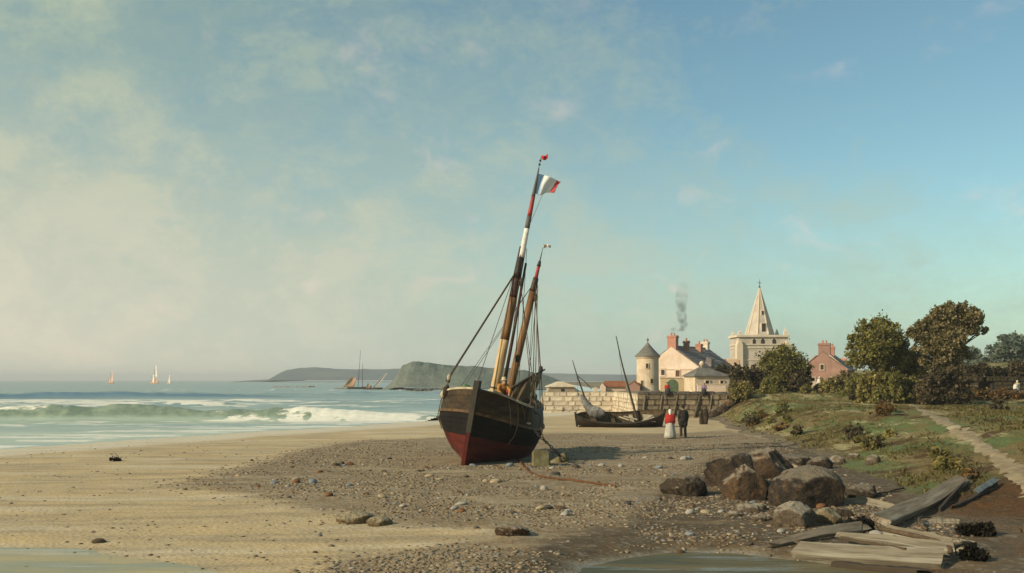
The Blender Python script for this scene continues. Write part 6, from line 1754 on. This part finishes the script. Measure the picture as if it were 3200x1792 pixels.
for k, (x, y) in enumerate(P_):
    j = int(r.choice(6, p=PROB)); nm = STONEC[j][0]
    o = bpy.data.objects.new('stone', SM[int(r.integers(6)), j]); C.objects.link(o)
    s_ = (.045 + .085 * r.random() ** 2.2) * (0.70 + y / 60)
    o.scale = (s_ * r.uniform(.9, 1.6), s_ * r.uniform(.8, 1.2), s_ * r.uniform(.45, .8)); o.rotation_euler = (r.uniform(-.2, .2), r.uniform(-.2, .2), r.uniform(0, 6.28))
    o.location = (x, y, gz(x, y) + s_ * .18)
    dl = math.hypot(x - FOOT[0], y - FOOT[1])
    zone = ('just before the leaning fishing boat' if dl < 5.5 else 'around the big boulders' if (x > 4 and 26 < y < 40) else 'by the stream' if (x > -1.5 and y < 26) else
            'where the shingle meets the bare sand' if x < -5.5 else 'out on the open shingle' if y > 30 else 'in the shingle near the lone rusty rock')
    big = 'large' if s_ > .115 else 'middling' if s_ > .075 else 'small'
    tag(o, f'{big} {nm} stone lying {zone}', 'stone', f'{nm} stones strewn over the shingle')
# the countless small pebbles
def pebble_field(name, P, smin, smax, m, seed):
    r = np.random.default_rng(seed)
    phi = (1 + 5 ** .5) / 2
    ico = np.array([(-1, phi, 0), (1, phi, 0), (-1, -phi, 0), (1, -phi, 0), (0, -1, phi), (0, 1, phi), (0, -1, -phi), (0, 1, -phi), (phi, 0, -1), (phi, 0, 1), (-phi, 0, -1), (-phi, 0, 1)]) / math.sqrt(1 + phi * phi)
    icf = np.array([(0, 11, 5), (0, 5, 1), (0, 1, 7), (0, 7, 10), (0, 10, 11), (1, 5, 9), (5, 11, 4), (11, 10, 2), (10, 7, 6), (7, 1, 8), (3, 9, 4), (3, 4, 2), (3, 2, 6), (3, 6, 8), (3, 8, 9), (4, 9, 5), (2, 4, 11), (6, 2, 10), (8, 6, 7), (9, 8, 1)])
    n = len(P)
    s = smin + (smax - smin) * r.random(n) ** 2.6
    sc_ = np.stack([s * r.uniform(.9, 1.7, n), s * r.uniform(.7, 1.2, n), s * r.uniform(.35, .75, n)], -1)
    a = r.uniform(0, 6.28, n); ca, sa = np.cos(a), np.sin(a)
    v = ico[None] * (1 + .18 * r.normal(size=(n, 12, 1))) * sc_[:, None]
    V = np.stack([v[..., 0] * ca[:, None] - v[..., 1] * sa[:, None], v[..., 0] * sa[:, None] + v[..., 1] * ca[:, None], v[..., 2]], -1)
    V += np.stack([P[:, 0], P[:, 1], ground_h(P[:, 0], P[:, 1]) + s * .02], -1)[:, None]
    F = (icf[None] + (np.arange(n) * 12)[:, None, None]).reshape(-1, 3)
    me = np_mesh(name, V.reshape(-1, 3), F)
    fattr(me, 'tone', np.repeat(r.random(n), 12))
    me.polygons.foreach_set('use_smooth', np.ones(len(me.polygons), dtype=bool))
    return tag(link(name, me, m), kind='stuff')
g = G('pebbles', .85, .25); t = g.attr('tone')
ramp = g.N.new('ShaderNodeValToRGB'); g.L.new(t, ramp.inputs[0]); ramp.color_ramp.interpolation = 'CONSTANT'
cr = ramp.color_ramp; cr.elements[0].color = (0.185, 0.130, 0.072, 1); cr.elements[0].position = 0; cr.elements[1].position = .22; cr.elements[1].color = (0.13, 0.088, 0.049, 1)
for p_, c_ in ((.40, (0.26, 0.195, 0.12)), (.56, (0.34, 0.285, 0.20)), (.68, (0.19, 0.195, 0.185)), (.77, (0.20, 0.11, 0.05)), (.84, (0.34, 0.27, 0.165)), (.93, (0.07, 0.058, 0.045))):
    e = cr.elements.new(p_); e.color = c_ + (1,)
g.col(g.mix(g.mr(g.noise(6, 4), .35, .65, .2, .65), ramp.outputs[0], (0.22, 0.17, 0.11)))
pebble_field('pebbles', sample_shingle(30000, 17.5, 62, 1.15), .016, .062, g.m, 95)

# ------------------------------------------------------------------ driftwood and wreckage by the stream
M_DRIFT = mat('grey_driftwood', (0.30, 0.24, 0.17), (0.185, 0.145, 0.10), 2.6, .95, .8, 9, stretch=(.3, 4, 4), spec=.08, c=(0.35, 0.30, 0.22))
M_DRIFTP = mat('pale_driftwood', (0.27, 0.232, 0.165), (0.165, 0.135, 0.092), 2.6, .95, .8, 9, stretch=(.3, 4, 4), spec=.08, c=(0.33, 0.295, 0.22))
M_DRIFTD = mat('black_driftwood', (0.038, 0.028, 0.019), (0.065, 0.047, 0.030), 2.4, .9, .6, 9, stretch=(.35, 3, 3))
M_DRIFTB = mat('brown_driftwood', (0.125, 0.082, 0.045), (0.075, 0.05, 0.03), 2.4, .9, .6, 9, stretch=(.35, 3, 3))
def timber(a, b, w0, w1, t0, t1, m, label, roll=0.0, seed=1, name='plank', cat='plank', bend=0.0, la=0.05, lb=0.05):
    """a weathered board from photo point a to photo point b, lying on the ground"""
    A, B = at(*a) + Vector((0, 0, la)), at(*b) + Vector((0, 0, lb))
    d = B - A; L_ = d.length
    q = d.to_track_quat('X', 'Z')
    n = 16; mb = MB(); vs = []; rr = random.Random(seed); bd = bend or rr.uniform(-.02, .03) * L_
    for i in range(n + 1):
        f = i / n; w = w0 + (w1 - w0) * f; t = t0 + (t1 - t0) * f
        jag = (rr.uniform(-.16, .16), rr.uniform(-.16, .16)) if i in (0, n) else (0, 0)
        for kk, (y, z) in enumerate(((-.5, -.5), (.5, -.5), (.5, .42), (.42, .5), (-.42, .5), (-.5, .42))):
            wob = .13 * float(fbm(i * .35 + kk * 5, seed, 3, seed))
            vs.append((f * L_ + jag[kk % 2] * (1 + .4 * (kk % 3)), y * w * (1 + wob), z * t * (1 + wob) + bd * 4 * f * (1 - f) + .02 * float(fbm(i * .5, seed + 2.5, 2, seed + 3))))
    fs = [(i * 6 + k, i * 6 + (k + 1) % 6, (i + 1) * 6 + (k + 1) % 6, (i + 1) * 6 + k) for i in range(n) for k in range(6)]
    fs += [(5, 4, 3, 2, 1, 0), tuple(n * 6 + k for k in range(6))]
    mb.add(vs, fs)
    o = mb.build(name, m); o.location = A; o.rotation_mode = 'QUATERNION'
    from mathutils import Quaternion
    o.rotation_quaternion = q @ Quaternion((1, 0, 0), roll)
    return tag(o, label, cat)
timber((2745, 1660), (3010, 1516), .46, .40, .16, .14, M_DRIFT, 'long grey squared beam propped up over the wreckage', roll=R(20), seed=1, name='beam', cat='beam', la=.22, lb=.16)
timber((2412, 1712), (2692, 1666), .12, .26, .10, .12, M_DRIFT, 'tapered grey beam pointing at the stream', roll=R(42), seed=2, name='beam', cat='beam', la=.05, lb=.13)
timber((2768, 1676), (3034, 1728), .34, .30, .09, .09, M_DRIFTP, 'broad pale board behind the curved rib', roll=R(44), seed=3, la=.10, lb=.10)
timber((2505, 1735), (2975, 1775), .40, .46, .16, .16, M_DRIFTP, 'widest pale plank lying along the edge of the stream', roll=R(32), seed=4, la=.10, lb=.16)
timber((2600, 1700), (2960, 1748), .10, .30, .06, .08, M_DRIFTP, 'narrow wedge shaped board resting on the widest plank', roll=R(32), seed=5, la=.20, lb=.22)
timber((2672, 1566), (2818, 1600), .24, .18, .07, .06, M_DRIFTP, 'short pale board near the yellowish boulder', roll=R(47), seed=6, la=.04, lb=.04)
timber((2905, 1634), (3000, 1636), .18, .14, .07, .06, M_DRIFTP, 'short board lying alone on the reddish soil', roll=R(47), seed=7, la=.04, lb=.04)
timber((2985, 1590), (3108, 1525), .09, .15, .07, .07, M_DRIFTD, 'black tarred stick with a splintered end', roll=0, seed=8, la=.06, lb=.10, name='spar', cat='spar')
timber((3056, 1552), (3112, 1522), .15, .16, .06, .06, mat('blue_grey_paint', (0.20, 0.23, 0.22), (0.13, 0.15, 0.15), 3, .85, .4), 'bluish grey painted board end lying on the black spar', roll=R(42), seed=9, la=.16, lb=.20)
timber((2935, 1600), (3040, 1498), .08, .05, .08, .05, M_DRIFTD, 'dark brown stake stuck beside the long grey beam', seed=10, la=.05, lb=.12, name='stake', cat='stake')
timber((2620, 1722), (2830, 1765), .05, .05, .05, .05, M_DRIFTB, 'thin reddish batten lying across the widest plank', seed=11, la=.27, lb=.29, name='batten', cat='batten')
timber((2700, 1560), (2830, 1530), .10, .08, .05, .05, M_DRIFTB, 'thin brown board on the grass above the short pale one', seed=12, la=.04, lb=.05)
timber((2590, 1772), (2890, 1800), .22, .2, .2, .2, M_DRIFTD, 'black waterlogged baulk under the widest plank', seed=13, la=.02, lb=.02, name='baulk', cat='baulk')
def rib(pts, r0, r1, m, label, lift):
    P = [at(*p) + Vector((0, 0, l)) for p, l in zip(pts, lift)]
    cp = catmull(P, 7); mb = MB(); n = len(cp)
    mb.tube(cp, [r0 + (r1 - r0) * i / (n - 1) for i in range(n)], 7)
    return tag(mb.build('ship_rib', m, None, True), label, 'ship rib')
rib([(2748, 1690), (2800, 1706), (2870, 1722), (2935, 1738), (2972, 1752)], .045, .06, M_DRIFTB, 'long curved brown ship rib lying across the pale boards', [.26, .28, .28, .26, .2])
rib([(2968, 1756), (2990, 1742), (3020, 1732), (3046, 1728)], .05, .045, M_DRIFTB, 'short bent ship rib meeting the long one', [.18, .22, .22, .15])
rib([(2882, 1630), (2872, 1642), (2876, 1656), (2896, 1662)], .035, .03, M_DRIFTB, 'small hooked ship rib beside the short board', [.10, .14, .12, .05])
# dark tangles of weed
M_WEED = leaf_mat('black_weed', ((0.008, 0.008, 0.006), (0.020, 0.018, 0.012), (0.045, 0.036, 0.020)))
def weed(px, py, w, h, label, n, seed):
    p = at(px, py); s = p.y / 3200
    bl = [(0, .05, h * s * .35, h * s * .5), (-w * s * .28, .05, h * s * .28, h * s * .42), (w * s * .28, .05, h * s * .26, h * s * .42)]
    o = empty('seaweed_clump', p, (0, 0, 0), label, 'seaweed')
    link('fronds', crown_mesh('fronds', bl, n, .10, seed), M_WEED, o)
    limb_mb((0, 0, 0), bl, .02, seed).build('stems', M_DRIFTD, o)
weed(361, 1442, 30, 13, 'small dark clump of weed alone on the bare wet sand', 320, 304)
weed(3055, 1676, 120, 40, 'wide black clump of weed on the reddish soil', 2600, 301)
weed(2702, 1664, 50, 44, 'black weed tuft where the grey beams meet', 1500, 302)
weed(3042, 1752, 44, 46, 'black weed tuft at the tip of the bent rib', 1300, 303)

# low rocks awash below the near cliff
for k, (x0, x1, y, lab) in enumerate(((842, 1012, 978, 'long low brown reef awash below the near cliff'), (690, 790, 974, 'thin pale reef awash far from the cliff'), (1010, 1100, 984, 'short dark reef at the foot of the near cliff'))):
    D = 3.65 * 3200 / (y * 1.2422 - HOR); a, b = (x0 * 1.2422 - 1600) / 3200 * D, (x1 * 1.2422 - 1600) / 3200 * D
    mb = MB(); rr = random.Random(k); n = 16
    for i in range(n):
        x = a + (b - a) * (i + rr.random()) / n
        mb.ball((x - (a + b) / 2, rr.uniform(-2, 2), -.1), (abs(b - a) / n * rr.uniform(.8, 1.6), rr.uniform(1, 2.5), rr.uniform(.3, .9)), 8, 6)
    o = mb.build('reef', (ROCK_B, ROCK_Y, ROCK_D)[k], None, True); o.location = ((a + b) / 2, D, 0); tag(o, lab, 'reef')
